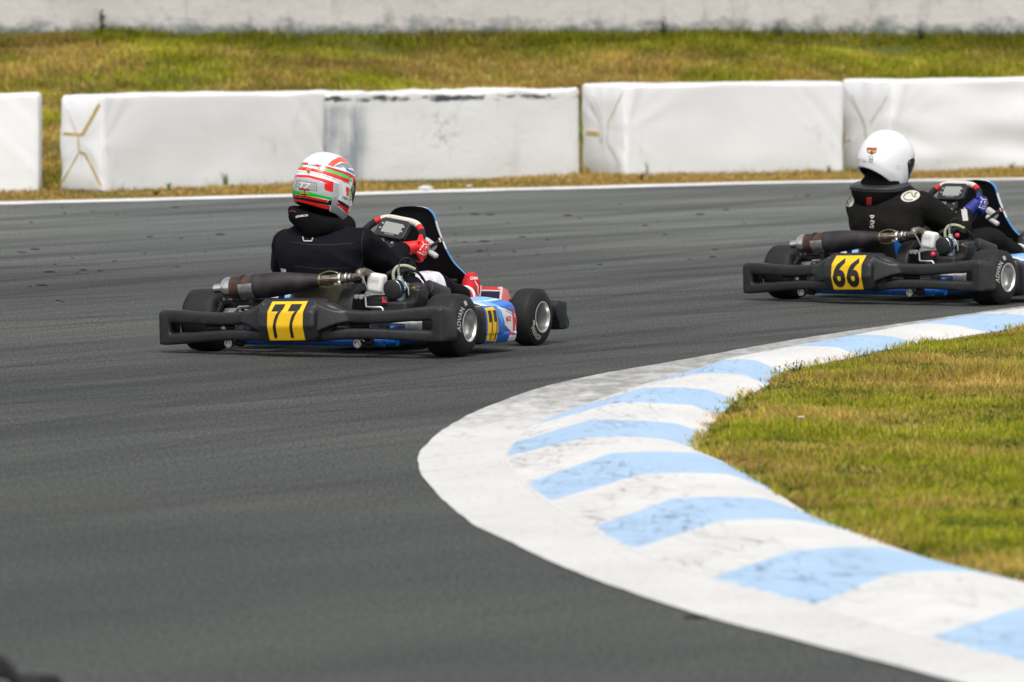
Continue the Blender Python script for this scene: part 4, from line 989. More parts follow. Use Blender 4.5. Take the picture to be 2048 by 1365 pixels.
    mb=MB(); mb.tube(bez([(1.02,.135,.07),(1.0,.132,.19),(.995,.131,.295)]),.010,10,sx=.7); cyl(mb,(1.0,.165,.292),(1.0,.10,.292),.009); mb.build('brake_pedal',dark,k)
    # engine
    mb=MB(); mb.box((.12,-.30,.165),(.26,.18,.15)); mb.lathe([(0,.09),(.07,.09),(.075,.08),(.075,-.06),(0,-.06)],(.10,-.30,.18),(0,-1,0),28); mb.box((.155,-.362,.255),(.11,.07,.09),Matrix.Rotation(R(12),3,'X'))
    mb.box((.02,-.235,.24),(.07,.13,.05))
    en=mb.build('engine',mat('engine_black',(.014,.014,.015),.55,var=.2,vscale=40),k,40,.014)
    mb=MB(); mb.box((.165,-.362,.278),(.10,.072,.075),Matrix.Rotation(R(10),3,'X')); mb.build('engine_shroud',plastic,en,40,.014)
    mb=MB()
    fo=Vector((.215,-.388,.298)); fd=Vector((.135,-.045,-.045)).normalized()
    mb.lathe([(.0,-.01),(.024,-.01)]+[q for i in range(8) for q in ((.024,.016*i),(.033,.016*i+.003),(.033,.016*i+.009),(.024,.016*i+.012))]+[(0,.13)],fo,fd,28); mb.build('cooling_fins',mat('fin_grey',(.05,.05,.052),.4,metal=.3),en,40)
    rotc=Matrix.Rotation(R(8),3,'X')
    mb=MB(); mb.box((-.006,-.243,.322),(.060,.078,.084),rotc); vc=mb.build('valve_cover',coverm,en,40,.014)
    mb=MB(); mb.rings([[(x,y,z) for y,z in ((-.180,.256),(-.185,.276),(-.207,.300),(-.287,.296),(-.290,.268),(-.222,.264),(-.202,.252))] for x in (-.014,.012)]); mb.build('cover_flange',alu,en,30,.003)
    mb=MB(); mb.lathe([(0,.006),(.006,.006),(.007,0)],(-.014,-.194,.263),(-1,0,0),12); mb.lathe([(0,.006),(.005,.006),(.006,0)],(-.014,-.205,.29),(-1,0,0),12); mb.build('flange_bolt',dark,en)
    V,Fc=text2d('OHV',.016,.0,1.,.1,0); MB().add([(-.0368,-.243-x,.330+y) for x,y in V],Fc).build('lettering',mat('grey_embossing',(.38,.37,.35),.5),en,fix=False)
    fc=Vector((-.012,-.318,.294)); fa=Vector((1,.0,.02)).normalized(); mb=MB(); n=56; rings=[]
    for h in (0,.05): rings.append([fc+fa*h+(Vector((0,1,0))*math.cos(2*math.pi*i/n)+Vector((0,0,1))*math.sin(2*math.pi*i/n))*(.0415 if i%2 else .037) for i in range(n)])
    mb.rings(rings); af=mb.build('air_filter',filt,en,25)
    mb=MB(); mb.lathe([(0,-.003),(.037,-.003),(.042,.0),(.043,.006),(.041,.009)],fc,fa,36); mb.build('filter_cap',blackp,af,40)
    mb=MB(); mb.lathe([(.0415,.009),(.0425,.010),(.0415,.013)],fc,fa,36); mb.lathe([(.043,.046),(.044,.05),(.03,.056),(.02,.056)],fc,fa,36); mb.build('filter_band',steel,af,40)
    cc=fc+fa*.085; mb=MB()
    cyl(mb,fc+fa*.05,fc+fa*.11,.020); mb.lathe([(0,.055),(.012,.055),(.014,.04),(.020,.038),(.021,-.02),(.026,-.024),(.026,-.055),(.012,-.066),(0,-.066)],cc,(0,0,1),20)
    mb.box(cc+Vector((0,-.012,.012)),(.04,.052,.024)); mb.box(cc+Vector((-.02,.0,-.03)),(.03,.055,.014)); mb.tube([cc+Vector((-.01,-.03,.03)),cc+Vector((-.012,-.048,.0)),cc+Vector((-.01,-.05,-.03))],.004,8)
    for q in ((-.02,-.024,.022),(-.024,-.02,-.02),(-.02,.026,-.03),(-.022,-.038,.002)): mb.lathe([(0,.008),(.006,.008),(.006,0)],cc+Vector(q),(-1,-.3,0),8)
    cb=mb.build('carburettor',carbm,en,35,.002)
    mb=MB(); mb.tube(bez([(.07,-.290,.330),(.07,-.288,.365),(.08,-.300,.389),(.09,-.318,.396),(.10,-.345,.394),(.12,-.372,.380)]),.0075,10); mb.build('fuel_hose',hosem,en,60)
    mb=MB(); cyl(mb,cc+Vector((0,.004,.05)),cc+Vector((-.002,.006,.095)),.006); mb.build('cable_fitting',steel,en)
    mb=MB(); mb.tube(bez([cc+Vector((0,.006,.09)),cc+Vector((.01,.0,.125)),cc+Vector((.03,-.03,.135)),cc+Vector((.06,-.05,.10)),cc+Vector((.10,-.06,.04))]),.0022,6)
    mb.tube(bez([cc+Vector((.02,.0,.07)),(.14,-.33,.375),(.2,-.35,.36),(.26,-.36,.31)]),.006,8); mb.tube(bez([(.10,-.31,.345),(.15,-.30,.372),(.2,-.33,.35)]),.009,8); mb.tube(bez([(.06,-.26,.355),(.12,-.27,.37),(.19,-.30,.36)]),.010,8)
    mb.build('cables',blackp,en,60)
    mb=MB()
    if cap=='tab': mb.rings([[(x,y,z) for y,z in ((-.276,.262),(-.276,.234),(-.300,.234))] for x in (-.02,-.016)])
    else: mb.ball((-.03,-.276,.250),.014,14,8); mb.ball((.07,-.36,.345),.012,12,8)
    mb.build('red_plug',mat('pink_red_plastic',(.70,.03,.07),.4),en,40)
    mb=MB(); mb.box((.108,-.372,.268),(.006,.012,.066)); mb.build('yellow_strap',mat('strap_yellow',(.72,.42,.01),.5),en); mb=MB(); mb.box((.109,-.383,.276),(.006,.008,.05)); mb.build('red_strap',mat('strap_red',(.42,.03,.02),.5),en)
    # chain guard
    mb=MB(); ring=[]; gc=(.03,.185)
    for t in np.linspace(R(205),R(-10),28):
        ring.append([(gc[0]+r*math.cos(t),y,gc[1]+r*math.sin(t)) for r,y in ((.128,-.092),(.132,-.098),(.132,-.152),(.126,-.160),(.10,-.160),(.10,-.152),(.122,-.152),(.122,-.092))])
    mb.rings(ring); mb.build('chain_guard',plastic,k,35)
    mb=MB(); mb.lathe([(0,.01),(.085,.01),(.085,-.02),(0,-.02)],(.03,-.135,.185),(0,-1,0),36); mb.build('clutch_drum',dark,k,30)
    mb=MB()
    for y,z in ((-.182,.262),(-.205,.262)): mb.lathe([(0,.016),(.011,.016),(.012,.002),(.007,0),(.007,-.05)],(-.075,y,z),(-1,0,0),14)
    mb.tube([(-.08,-.222,.262),(-.08,-.226,.218),(-.09,-.24,.2165),(-.09,-.306,.2165),(-.09,-.313,.210),(-.09,-.314,.18)],.0055,10); mb.build('engine_bracket',alu,k,50)
    # silencer straps on the left
    mb=MB(); mb.tube(bez([(-.05,.434,.14),(-.05,.433,.185),(-.05,.424,.201),(-.05,.40,.204),(-.05,.345,.206)],4),.0065,8); mb.tube([(-.05,.395,.175),(-.05,.392,.19),(-.05,.34,.193)],.005,8); mb.build('brake_rod',steel,k,50)
    mb=MB(); mb.tube([(-.05,.312,.214),(-.05,.266,.252)],.008,8,sx=.5); mb.build('seat_stay',white,k)
    mb=MB(); mb.tube([(-.03,.47,.232),(-.03,.26,.234)],.011,10); mb.tube([(-.05,.30,.20),(-.05,.28,.232)],.009,10); mb.box((-.02,.33,.18),(.05,.12,.05)); mb.build('brake_caliper',dark,k,30,.004)
    # exhaust
    X=-.125; A=Vector((X,.462,.286)); B=Vector((X+.02,-.02,.333)); ax=(B-A).normalized(); Lx=(B-A).length
    ex=MB().lathe([(.055,.165),(.0575,.20),(.0565,.24),(.050,.32),(.038,.41),(.0265,Lx)],A,ax,36).build('exhaust',heat,k,60)
    MB().lathe([(.052,.045),(.0525,.05),(.0525,.168),(.052,.172)],A,ax,36).build('muffler',rust,ex,60)
    mb=MB(); mb.lathe([(0,.0),(.034,-.002),(.043,.004),(.0495,.016),(.051,.022),(.051,.050)],A,ax,36); mb.lathe([(.0,-.048),(.017,-.048),(.0205,-.045),(.0205,.004)],A+Vector((0,0,.004)),ax,24); mb.build('end_cap',steel,ex,40)
    for h in (.098,.160): mb=MB(); mb.lathe([(.0535,h-.007),(.0565,h-.006),(.0565,h+.006),(.0535,h+.007)],A,ax,36); mb.build('clamp_band',dark,ex,30)
    # saddle under the muffler: half cylinder with ears and a rubber post
    u=Vector((1,0,0)); w_=ax.cross(u).normalized(); w_=w_ if w_.z>0 else -w_; mb=MB(); ring=[]
    for t in np.linspace(R(-195),R(15),22):
        dd=u*math.cos(t)+w_*math.sin(t); c0=A+ax*(.096 if True else 0); c1=A+ax*.164
        mid=.5-.5*abs(math.sin(t)) ; ring.append([c0+dd*.0545,c1+dd*.0545,c1+dd*.0575,c0+dd*.0575])
    mb.rings(ring); mb.build('saddle',dsteel,ex,40)
    pc=A+ax*.13; mb=MB(); mb.tube([pc-w_*.055,pc-w_*.075,pc-w_*.076,pc-w_*.088,pc-w_*.089,pc-w_*.105],[.018,.018,.011,.011,.017,.017],14); mb.tube([pc-w_*.10,(X+.03,.33,.12)],.010,8); mb.build('exhaust_mount',dark,ex,40)
    mb=MB(); q0=B-ax*.012; q1=B+ax*.085
    for kx in range(5):
        t=kx*2*math.pi/5+.5; dd=u*math.cos(t)+w_*math.sin(t); mb.tube(bez([q0+dd*.026,q0+ax*.04+dd*.037,q0+ax*.07+dd*.036,q1+dd*.024],5),.0026,6)
    mb.lathe([(.027,-.010),(.0285,-.006),(.027,-.002)],B,ax,24); mb.build('spring_cage',brass,ex,60)
    mb=MB(); mb.tube([q0+ax*(.02+.004*i)+u*-.030+w_*.01*math.cos(i*2.2)*.5+Vector((0,0,.006*math.sin(i*2.2))) for i in range(16)],.002,5); mb.build('spring',mat('copper_spring',(.42,.26,.16),.4,metal=.8),ex)
    mb=MB(); mb.lathe([(.024,-.01),(.019,.06),(.019,.08),(.026,.083),(.026,.095),(.021,.097),(.021,.115),(.024,.117),(.024,.124),(.0205,.126),(.0205,.15)],B,ax,28)
    e=B+ax*.148; mb.tube(bez([e,e+ax*.03+Vector((.005,0,.006)),(-.085,-.196,.371),(-.03,-.212,.368),(.08,-.200,.335)],6),.0165,16); mb.build('header_pipe',mat('scorched_pipe',(.20,.175,.145),.42,metal=.7,var=.4,vscale=35),ex,50)
    mb=MB(); mb.lathe([(.0265,.083),(.0285,.086),(.0285,.094),(.0265,.097)],B,ax,28); mb.lathe([(.0245,.117),(.026,.119),(.026,.123),(.0245,.126)],B,ax,28); mb.box(B+ax*.09+Vector((-.03,0,-.022)),(.012,.03,.010)); mb.lathe([(.0215,.135),(.0225,.138),(.0215,.145)],B,ax,28); mb.build('joint_ring',steel,ex,40)
    mb=MB(); mb.tube([(-.135,-.185,.362),(-.13,-.222,.357),(-.12,-.232,.34),(-.10,-.25,.285)],.009,8,sx=.35,up=(1,0,0)); mb.build('support_strip',dsteel,ex,40)
    return k
def kart_at(px,py,a):
    f=np.array([math.sin(R(a)),math.cos(R(a)),0]); l=np.array([-f[1],f[0],0]); o=gp(px,py,.14)+.70*l; return (o[0],o[1],0.),math.pi/2-R(a)
K1L,K1R=kart_at(940,651.5,25); K2L,K2R=kart_at(2017,555.5,33)
seat1=mat('olive_glassfibre',(.085,.082,.055),.35,coat=.3,var=.2,vscale=14); seat2=mat('black_glassfibre',(.018,.02,.02),.3,coat=.4)
KART1=build_kart('blue and black racing kart number 77 with a blue side pod, nearer the kerb corner','77',seat1,False,R(11),K1L,K1R,'tab')
WOFF[0]=Vector((0,-.012,.006))
KART2=build_kart('black racing kart number 66 with a blue striped seat, at the right edge','66',seat2,True,R(0),K2L,K2R,'ball')

# ------------------------------------------------------------------ the drivers (modelled in the frame of the kart they sit in)
def suit_mat(name,c,sh=.1): return mat(name,c,.8,spec=.10,attr='Col',var=.25,vscale=26,bump=.25,bscale=300,sheen=0)
def kl(px,py,x,o,a):
    "point of the plane 'x forward of the rear axle' in a kart's own frame, measured on the photograph"
    f=np.array([math.sin(R(a)),math.cos(R(a)),0]); l=np.array([-f[1],f[0],0]); r=_fw+np.array([1.,0,0])*(px-CXP)/F_PX+_up*(CYP-py)/F_PX
    c=np.array([0,0,CAM_H]); t=((np.array(o)@f)+x-c@f)/(r@f); q=c+r*t-np.array(o); return Vector((q@f,q@l,q[2]))

HL=[(.137,.0,.0,.0),(.134,.035,.035,.032),(.126,.062,.062,.056),(.112,.088,.088,.078),(.09,.112,.113,.098),(.06,.131,.133,.113),(.02,.146,.148,.122),(-.02,.153,.151,.125),(-.06,.157,.146,.124),(-.09,.160,.138,.120),(-.112,.159,.127,.114),(-.134,.153,.116,.106)]
def helmet_mesh(Rm,c,nu=420,nv=240,chin=.034,back=.012):
    P=catmull(HL,10); P=resample4(P,nv); V=[]
    def ring(z,f,b_,s):
        out=[]
        for k in range(nu):
            t=2*math.pi*k/nu; ct,st=math.cos(t),math.sin(t); e=2/2.25
            x=(f if ct>0 else b_)*math.copysign(abs(ct)**e,ct); y=s*math.copysign(abs(st)**e,st)
            lowf=max(0,-z/.128); zz=z-chin*max(0,x/.16)**1.4*lowf**2+back*min(1,max(0,.5-x/.32))*lowf**2
            # a shallow rolled lip along the lower edge
            out.append((x,y,zz))
        return out
    rings=[ring(*p) for p in P]; nrim=len(rings)
    z,f,b_,s=P[-1]
    rings+= [ring(z-.004,f-.006,b_-.006,s-.006),ring(z-.001,f-.014,b_-.014,s-.013),ring(z+.03,f-.022,b_-.020,s-.018),ring(z+.09,f-.024,b_-.018,s-.018)]
    mb=MB(); vs=[c+Rm@Vector(p) for r in rings for p in r]
    mb.add(vs,[(i*nu+j,i*nu+(j+1)%nu,(i+1)*nu+(j+1)%nu,(i+1)*nu+j) for i in range(len(rings)-1) for j in range(nu)])
    mb.add(rings and [c+Rm@Vector(p) for p in rings[-1]],[tuple(range(nu))])
    return mb,nrim*nu,rings
def resample4(P,n):
    P=np.array(P); s=np.r_[0,np.cumsum(np.linalg.norm(np.diff(P,axis=0),axis=1))]; t=np.linspace(0,s[-1],n)
    return [tuple(np.interp(q,s,P[:,k]) for k in range(4)) for q in t]
shell=mat('helmet_gloss',attr='Col',rough=.22,coat=.7); visorm=mat('smoked_visor',(.006,.006,.007),.08,spec=.7,coat=.5); linerm=mat('helmet_liner',(.008,.008,.008),.9)

def hand(name,parent,m,rot,side,wrist,hbl=-.055):
    "a gloved hand closed round the rim of the steering wheel; side 1 right, -1 left"
    hb=.012 if side>0 else hbl
    P=wheel_pt(side*(.1625 if side>0 else .156),hb,rot); out=(wheel_pt(side*1.,0,rot)-wheel_pt(0,0,rot)).normalized(); T=(wheel_pt(0,1,rot)-wheel_pt(0,0,rot)).normalized(); N=WN
    q=lambda r,t,n: P+out*r+T*t+N*n
    mb=MB()
    for t,r0 in ((.034,.0),(.012,.003),(-.010,.003),(-.031,-.001)): # palm: four knuckle rays joined into one slab
        mb.tube([q(.020,t*.75,.045),q(.034+r0,t*.9,.022),q(.036+r0,t,-.004)],[.0165,.0165,.0125],12)
    wv=Vector(wrist); mb.tube([q(.022,-.004,.05),q(.02,-.004,.05).lerp(wv,.5),wv],[.026,.029,.034],14)
    for t,l,r in ((.034,.92,.0095),(.012,1.05,.0102),(-.010,1.0,.0100),(-.031,.82,.0088)):
        mb.tube(bez([q(.034,t,.0),q(.031,t,-.018*l),q(.010,t-.002,-.033*l),q(-.012*l,t-.003,-.028*l),q(-.026*l,t-.003,-.010),q(-.025*l,t-.002,.004)],3),[r*1.1]*4+[r]*4+[r*.95]*4+[r*.86]*4,10)
    mb.tube(bez([q(.020,.012,.048),q(.012,.034,.044),q(.001,.052,.034),q(-.008,.066,.026)],4),[.0145]*4+[.0125]*4+[.0105]*4+[.009],12)
    me=fuse(mb,name,m,.0034,4,.45,lambda p: .0012*mnoise.noise(p*55)); return link(name,me,parent),me,q

def build_person(label,loc,rz,sp):
    dy=sp['dy']; suit=sp['suit']; rot=sp['rot']; root=None
    mb=MB()
    tors=[(.10,.16,.045,.165,.12),(.18,.13,.05,.170,.125),(.26,.095,.055+dy*.4,.172,.125),(.34,.07,.065+dy*.7,.186,.128),(.42,.065,.08+dy,.205,.128),(.49,.08,.082+dy,.212,.118),(.53,.10,.083+dy,.195,.10),(.565,.118,.083+dy,.145,.078),(.595,.13,.083+dy,.085,.066)]
    P=catmull([np.array(t) for t in tors],4); ring=[]
    for z,x,y,w,d in P:
        ring.append([(x+d*math.copysign(abs(math.cos(t))**.85,math.cos(t))*(1. if math.cos(t)>0 else .95),y+w*math.copysign(abs(math.sin(t))**.85,math.sin(t)),z) for t in np.linspace(0,2*math.pi,33)[:-1]])
    mb.rings(ring)
    hc=sp['head']; mb.tube([(.135,.083+dy,.57),(.145,(.083+dy+hc.y)/2,.62),hc+Vector((-.01,0,-.06))],[.065,.06,.062],16)
    mb.ball(hc+Vector((.0,0,.0)),.092,18,12,(1.05,.85,1.12)); mb.ball(hc+sp['Rm']@Vector((.098,0,-.02)),.016,10,8,(1,.7,1.3))
    # arms
    sR=Vector((.115,-.10+dy,.495)); sL=Vector((.115,.262+dy,.485)); eR=sp['elbowR']; eL=sp['elbowL']
    wR=sp['wristR']; wL=sp['wristL']
    for s_,e_,w_ in ((sR,eR,wR),(sL,eL,wL)):
        mb.tube(bez([s_+Vector((-.01,0,.0)),s_.lerp(e_,.5)+Vector((-.012,0,.01)),e_,e_.lerp(w_,.5)+Vector((0,0,-.004)),w_],4),[.068]*4+[.067,.066,.064,.062]+[.060,.060,.059,.057]+[.053,.049,.046,.043]+[.040],16)
        mb.ball(s_,.070,16,10)
    # legs
    for h_,k_,a_ in ((Vector((.17,-.07,.155)),sp['kneeR'],Vector((.925,-.226,.226))),(Vector((.17,.16,.155)),Vector((.64,.21,.30)),Vector((.925,.226,.226)))):
        mb.tube(bez([h_,h_.lerp(k_,.5)+Vector((0,0,.012)),k_,k_.lerp(a_,.5)+Vector((0,0,-.004)),a_],4),[.092]*4+[.084,.080,.076,.072]+[.066,.064,.062,.060]+[.058,.056,.053,.050]+[.047],16)
        mb.ball(k_,.060,14,10)
    sv=Vector((sp['seed'],0,0))
    def wr(p):
        a=mnoise.noise(Vector((p.x*7,p.y*5,p.z*13))+sv); b_=mnoise.noise(Vector((p.x*20,p.y*15,p.z*28))+sv)
        fold=1-abs(mnoise.noise(Vector((p.x*9+p.z*7,p.y*6,p.z*10))+sv))*2.2
        near=math.exp(-((p-eR).length/.10)**2)+math.exp(-((p-eL).length/.10)**2)+math.exp(-((p-sp['kneeR']).length/.12)**2)+.9*math.exp(-((p-sR).length/.12)**2)+.5*math.exp(-((p.z-.36)/.06)**2)
        return .006*a+.002*b_+.009*max(-.6,fold)*min(1,.28+near)*(.55 if p.x>.45 else 1)
    me=fuse(mb,'person',suit,.0075,7,.5,wr); paint(me,sp['paint']); root=link('person',me); root.location=loc; root.rotation_euler=(0,0,rz); tag(root,label,'person')
    bt=bvh(me)
    # gloves
    g,gm,q=hand('glove',root,sp['glove'],rot,1,wR); hand('glove',root,sp['glove'],rot,-1,wL,sp.get('hbl',-.045))
    gt=bvh(gm); P0=q(.05,.0,.02)
    cu=(q(0,0,1)-q(0,0,0)); ux=-(cu); uy=q(0,1,0)-q(0,0,0)
    k=.030; S_=[[(-.9,-1.15),(-.75,.55),(.0,1.0),(.75,.35),(.3,-.75),(-.9,-1.15)],[(.38,.28),(.0,.62),(-.38,.35),(-.25,.05),(.15,-.1),(.05,-.45),(-.4,-.6)],[(0,1.0),(-.15,1.5),(.1,1.9)],[(.75,.35),(1.1,.9),(1.0,1.5),(1.5,1.6)],[(-.75,.55),(-1.3,.9),(-1.5,1.7)]]
    decal('glove_emblem',strokes2d([[(x*k,y*k) for x,y in l_] for l_ in S_],.0036),gt,P0,ux,uy,white,g,.0012,.12)
    # shoes
    for s in (-1,1):
        y=s*.228; mb=MB()
        mb.tube(bez([(.965,y,.165),(.985,y,.195),(1.003,y,.240),(1.012,y,.280),(1.012,y,.302)],4),[.036]*4+[.043]*4+[.046]*4+[.043]*4+[.036],18,sx=.95)
        mb.ball((1.010,y,.302),.0355,16,10,(1,.95,.9)); mb.ball((.968,y,.172),.040,14,8)
        mb.tube(bez([(.985,y,.205),(.965,y,.215),(.942,y,.224)],4),[.044]*4+[.044]*4+[.043],16)
        sh=link('shoe',fuse(mb,'shoe',sp['shoe'],.005,5,.5,lambda p: .0015*mnoise.noise(p*40)),root)
        mb=MB(); mb.tube(bez([(.975,y,.145),(1.012,y,.175),(1.043,y,.225),(1.052,y,.27)],4),.014,10,sx=2.4,up=(1,0,-1)); mb.build('shoe_sole',white,sh,60)
        ax_=Vector((-.80,-.28*(-s),.22)).normalized(); c_=Vector((.944,y,.223)); mb=MB(); mb.lathe([(.041,-.006),(.047,-.004),(.050,.004),(.049,.012),(.042,.014),(.034,.010),(.033,-.004)],c_,ax_,26); mb.build('shoe_collar',white,sh,60)
        if s<0:
            st=bvh(sh.data); n_=Vector((-.906,-.42,.05)); ux=Vector((.42,-.906,0))
            decal('shoe_lettering',text2d('OMP',.014,.02,1.,0,1),st,Vector((1.0,-.25,.303))+n_*.05,ux,(0,0,1),white,sh,.0015,.4)
            decal('shoe_lettering',text2d('OMP',.013,.02,1.,0,1),st,Vector((1.0,-.262,.205))+n_*.05,Vector((.1,-.2,.95)),-ux,white,sh,.0015,.4)
            decal('shoe_piping',strokes2d([[(-.002,.045),(.012,.02),(.012,-.02),(.022,-.05)]],.004),st,Vector((1.0,-.255,.245))+n_*.05,ux,(0,0,1),white,sh,.0015,.4)
    # helmet
    Rm=sp['Rm']; mbh,nshell,rings=helmet_mesh(Rm,hc,chin=sp.get('chin',.034),back=sp.get('back',.018)); mh=mbh.mesh('helmet',[shell,linerm],60)
    inv=Rm.transposed(); nu=420
    for i,p in enumerate(mh.polygons):
        if min(p.vertices)>=nshell+nu: p.material_index=1
    paint(mh,lambda C: sp['design'](np.array([tuple(inv@(Vector(q_)-hc)) for q_ in C]),C,hc))
    he=link('helmet',mh,root); ht=bvh(mh)
    # visor: the front band of the shell, a little proud of it
    vis=MB(); idx={}; rows=[]
    for i in range(len(rings)-4):
        row=[]
        for kx in range(-92,93):
            p=Vector(rings[i][kx%nu]); row.append(p)
        rows.append(row)
    lo=[min(rows,key=lambda r:abs(r[j].z-(-.052+.045*(abs(j-92)/92)**3)))[j] for j in range(185)]
    NV=12; pts=[]
    for a in range(NV+1):
        for j in range(185):
            t=abs(j-92)/92; za=-.050+.052*max(0,(t-.62)/.38)**1.6; zb=.052-.036*max(0,(t-.7)/.3)**2; zt=za+(zb-za)*a/NV
            kk=min(range(len(rows)-1),key=lambda r:abs(rows[r][j].z-zt)); r2=kk+1 if rows[kk][j].z>zt else max(kk-1,0)
            A_,B_=rows[kk][j],rows[r2][j]; f=(zt-A_.z)/(B_.z-A_.z) if abs(B_.z-A_.z)>1e-6 else 0; p=A_.lerp(B_,f); n_=Vector((p.x,p.y*1.4,p.z*.5)).normalized(); pts.append(hc+Rm@(p+n_*.0025))
    vis.add(pts,[(a*185+j,a*185+j+1,(a+1)*185+j+1,(a+1)*185+j) for a in range(NV) for j in range(184)])
    vo=vis.build('visor',visorm,he,60); sd=vo.modifiers.new('thick','SOLIDIFY'); sd.thickness=.002
    mb=MB()
    for s in (1,-1):
        p=hc+Rm@Vector((.045,s*.1185,.012)); mb.lathe([(0,.004),(.010,.004),(.012,-.004)],p,Rm@Vector((.1,s,0)),16)
    mb.build('visor_pivot',dsteel,he,40)
    return dict(root=root,he=he,ht=ht,bt=bt,hc=hc,Rm=Rm)

def head_rot(yaw,pitch,roll): return (Matrix.Rotation(R(-yaw),3,'Z')@Matrix.Rotation(R(pitch),3,'Y')@Matrix.Rotation(R(roll),3,'X'))
# view of the design sheets: helmet artwork was measured from behind and to the right of the kart
def sheet_axes(a): return Vector((math.sin(R(a)),-math.cos(R(a)),0)),Vector((0,0,1)),Vector((-math.cos(R(a)),-math.sin(R(a)),0))

hc1=kl(650.5,306,.12,K1L,25)-Vector((0,0,.1345)); Rm1=head_rot(9,13,10)
ART=[([(150,440),(400,450),(640,520),(800,520),(875,545),(885,745),(760,770),(560,715),(120,665),(120,440)],'#b3b6ba'),
 ([(260,212),(385,212),(385,236),(265,240)],'#d8203c'),([(505,232),(700,268),(1030,376),(1095,418),(1085,458),(1010,418),(700,303),(505,260)],'#c8142c'),
 ([(235,240),(312,240),(305,266),(222,266)],'#4fd070'),([(540,278),(740,318),(960,398),(1062,458),(1085,515),(1042,505),(1032,474),(900,408),(700,338),(540,302)],'#3fd05a'),
 ([(180,283),(350,283),(440,298),(640,333),(860,408),(1032,478),(1042,534),(860,458),(640,378),(440,333),(180,312)],'#e8252c'),
 ([(140,349),(400,349),(640,399),(900,499),(1040,544),(1040,553),(900,508),(640,409),(400,359),(140,359)],'#8d9194'),
 ([(150,403),(400,408),(640,468),(792,518),(784,668),(700,648),(650,622),(645,540),(720,540),(600,492),(400,437),(150,432)],'#e3182a'),([(115,420),(162,420),(150,548),(115,552)],'#e8304a'),
 ([(200,478),(528,523),(534,658),(420,643),(176,592)],'#5c5c5c'),([(206,486),(520,530),(526,650),(420,635),(184,588)],'#a3a39f'),
 ([(115,648),(400,668),(560,708),(768,763),(762,803),(640,773),(400,733),(115,707)],'#12c22e'),
 ([(115,710),(400,735),(700,800),(700,840),(560,808),(330,768),(115,745)],'#ee2018'),([(115,748),(330,768),(560,808),(700,840),(712,800),(762,802),(752,892),(560,853),(330,808),(115,785)],'#0c0c0d'),
 ([(115,787),(330,808),(560,853),(737,893),(727,952),(500,913),(300,878),(115,862)],'#f01c12'),([(100,862),(300,878),(500,913),(727,952),(722,1060),(480,1060),(100,1000)],'#0b0b0c'),
 ([(768,765),(800,742),(862,750),(857,800),(840,860),(850,900),(1060,1085),(1050,1200),(720,1120)],'#a3a5a9'),
 ([(875,520),(930,540),(925,740),(880,745)],'#d6d8da'),
 ([(862,788),(960,850),(1080,940),(1120,1000),(1090,1016),(960,925),(850,828)],'#0d0f12'),([(840,845),(900,870),(1000,945),(1095,1022),(1100,1110),(1040,1072),(940,962),(838,882)],'#ee1c14'),
 ([(985,588),(1042,620),(1036,752),(990,742)],'#ee1c14'),([(1042,630),(1078,640),(1068,782),(1042,772)],'#2fc850'),
 ([(1088,418),(1200,450),(1180,1000),(1140,965),(1100,912),(1072,852),(1092,600)],'#f02a18'),
 ([(690,238),(760,170),(880,118),(960,138),(1060,222),(1040,228),(900,192),(820,238),(790,272)],'#e65a40'),([(800,272),(840,238),(920,208),(1050,225),(1090,250),(1090,305),(960,292)],'#87939a'),([(900,255),(990,310),(960,300)],'#e8ecee'),([(980,288),(1100,348),(1160,412),(1110,402),(990,328)],'#3c60b0')]
def design1(H,C,hc):
    u,v,n_=sheet_axes(25); inv=Rm1.transposed(); uh,vh,nh=[np.array(tuple(inv@q)) for q in (u,v,n_)]
    Hm=H.copy(); flip=(H@nh)<-.015; Hm[flip,1]*=-1
    q=np.c_[650+(Hm@uh)*3560,535-(Hm@vh)*3560]; c=np.tile(lin('#eceeee'),(len(H),1))
    for poly,colr in ART:
        k=inpoly(q,poly)
        if colr[:3] in ('#d8','#c8','#4f','#3f','#e8','#e3'): k|=inpoly(q+[0,8],poly)|inpoly(q-[0,7],poly)   # the bands are as broad as on the real shell
        c[k]=lin(colr)
    z=H[:,2]; x=H[:,0]; fr=((H@nh)<-.015)&((Hm@nh)<-.015)
    c[fr&(z<.07)]=lin('#f02a18'); c[fr&(z<-.085)]=lin('#b3b6ba'); c[fr&(z>=.07)]=lin('#e6e8e8')
    return c
navy='#14141b'
def paint1(C):
    c=np.tile((.0055,.0055,.0085),(len(C),1)); k=np.array([.66,-.2,.32]); d=C-k
    kn=(C[:,1]<-.10)&(C[:,0]>.50)&(C[:,0]<.672)&(C[:,2]>.26); c[kn]=lin('#d9d6de')
    kn=(C[:,1]>.10)&(C[:,0]>.50)&(C[:,0]<.68)&(C[:,2]>.27); c[kn]=lin('#d9d6de')
    c[(C[:,2]<.375)&(C[:,1]>.19)&(C[:,0]<.16)&(C[:,2]>.335)&(C[:,1]<.235)]=lin('#c9c9d2')
    return c
suit1=suit_mat('navy_black_suit',(.01,.01,.013)); suit2=suit_mat('black_suit',(.012,.011,.010))
redg=mat('red_glove_leather',(.72,.012,.010),.55,var=.12,vscale=40,bump=.2,bscale=200); blueg=mat('blue_glove_leather',(.010,.018,.20),.6,var=.15,vscale=40,bump=.2,bscale=200)
reds=mat('red_suede_shoe',(.55,.008,.016),.75,var=.12,vscale=40); blacks=mat('black_shoe',(.015,.015,.015),.7)
WOFF[0]=Vector((0,0,0))
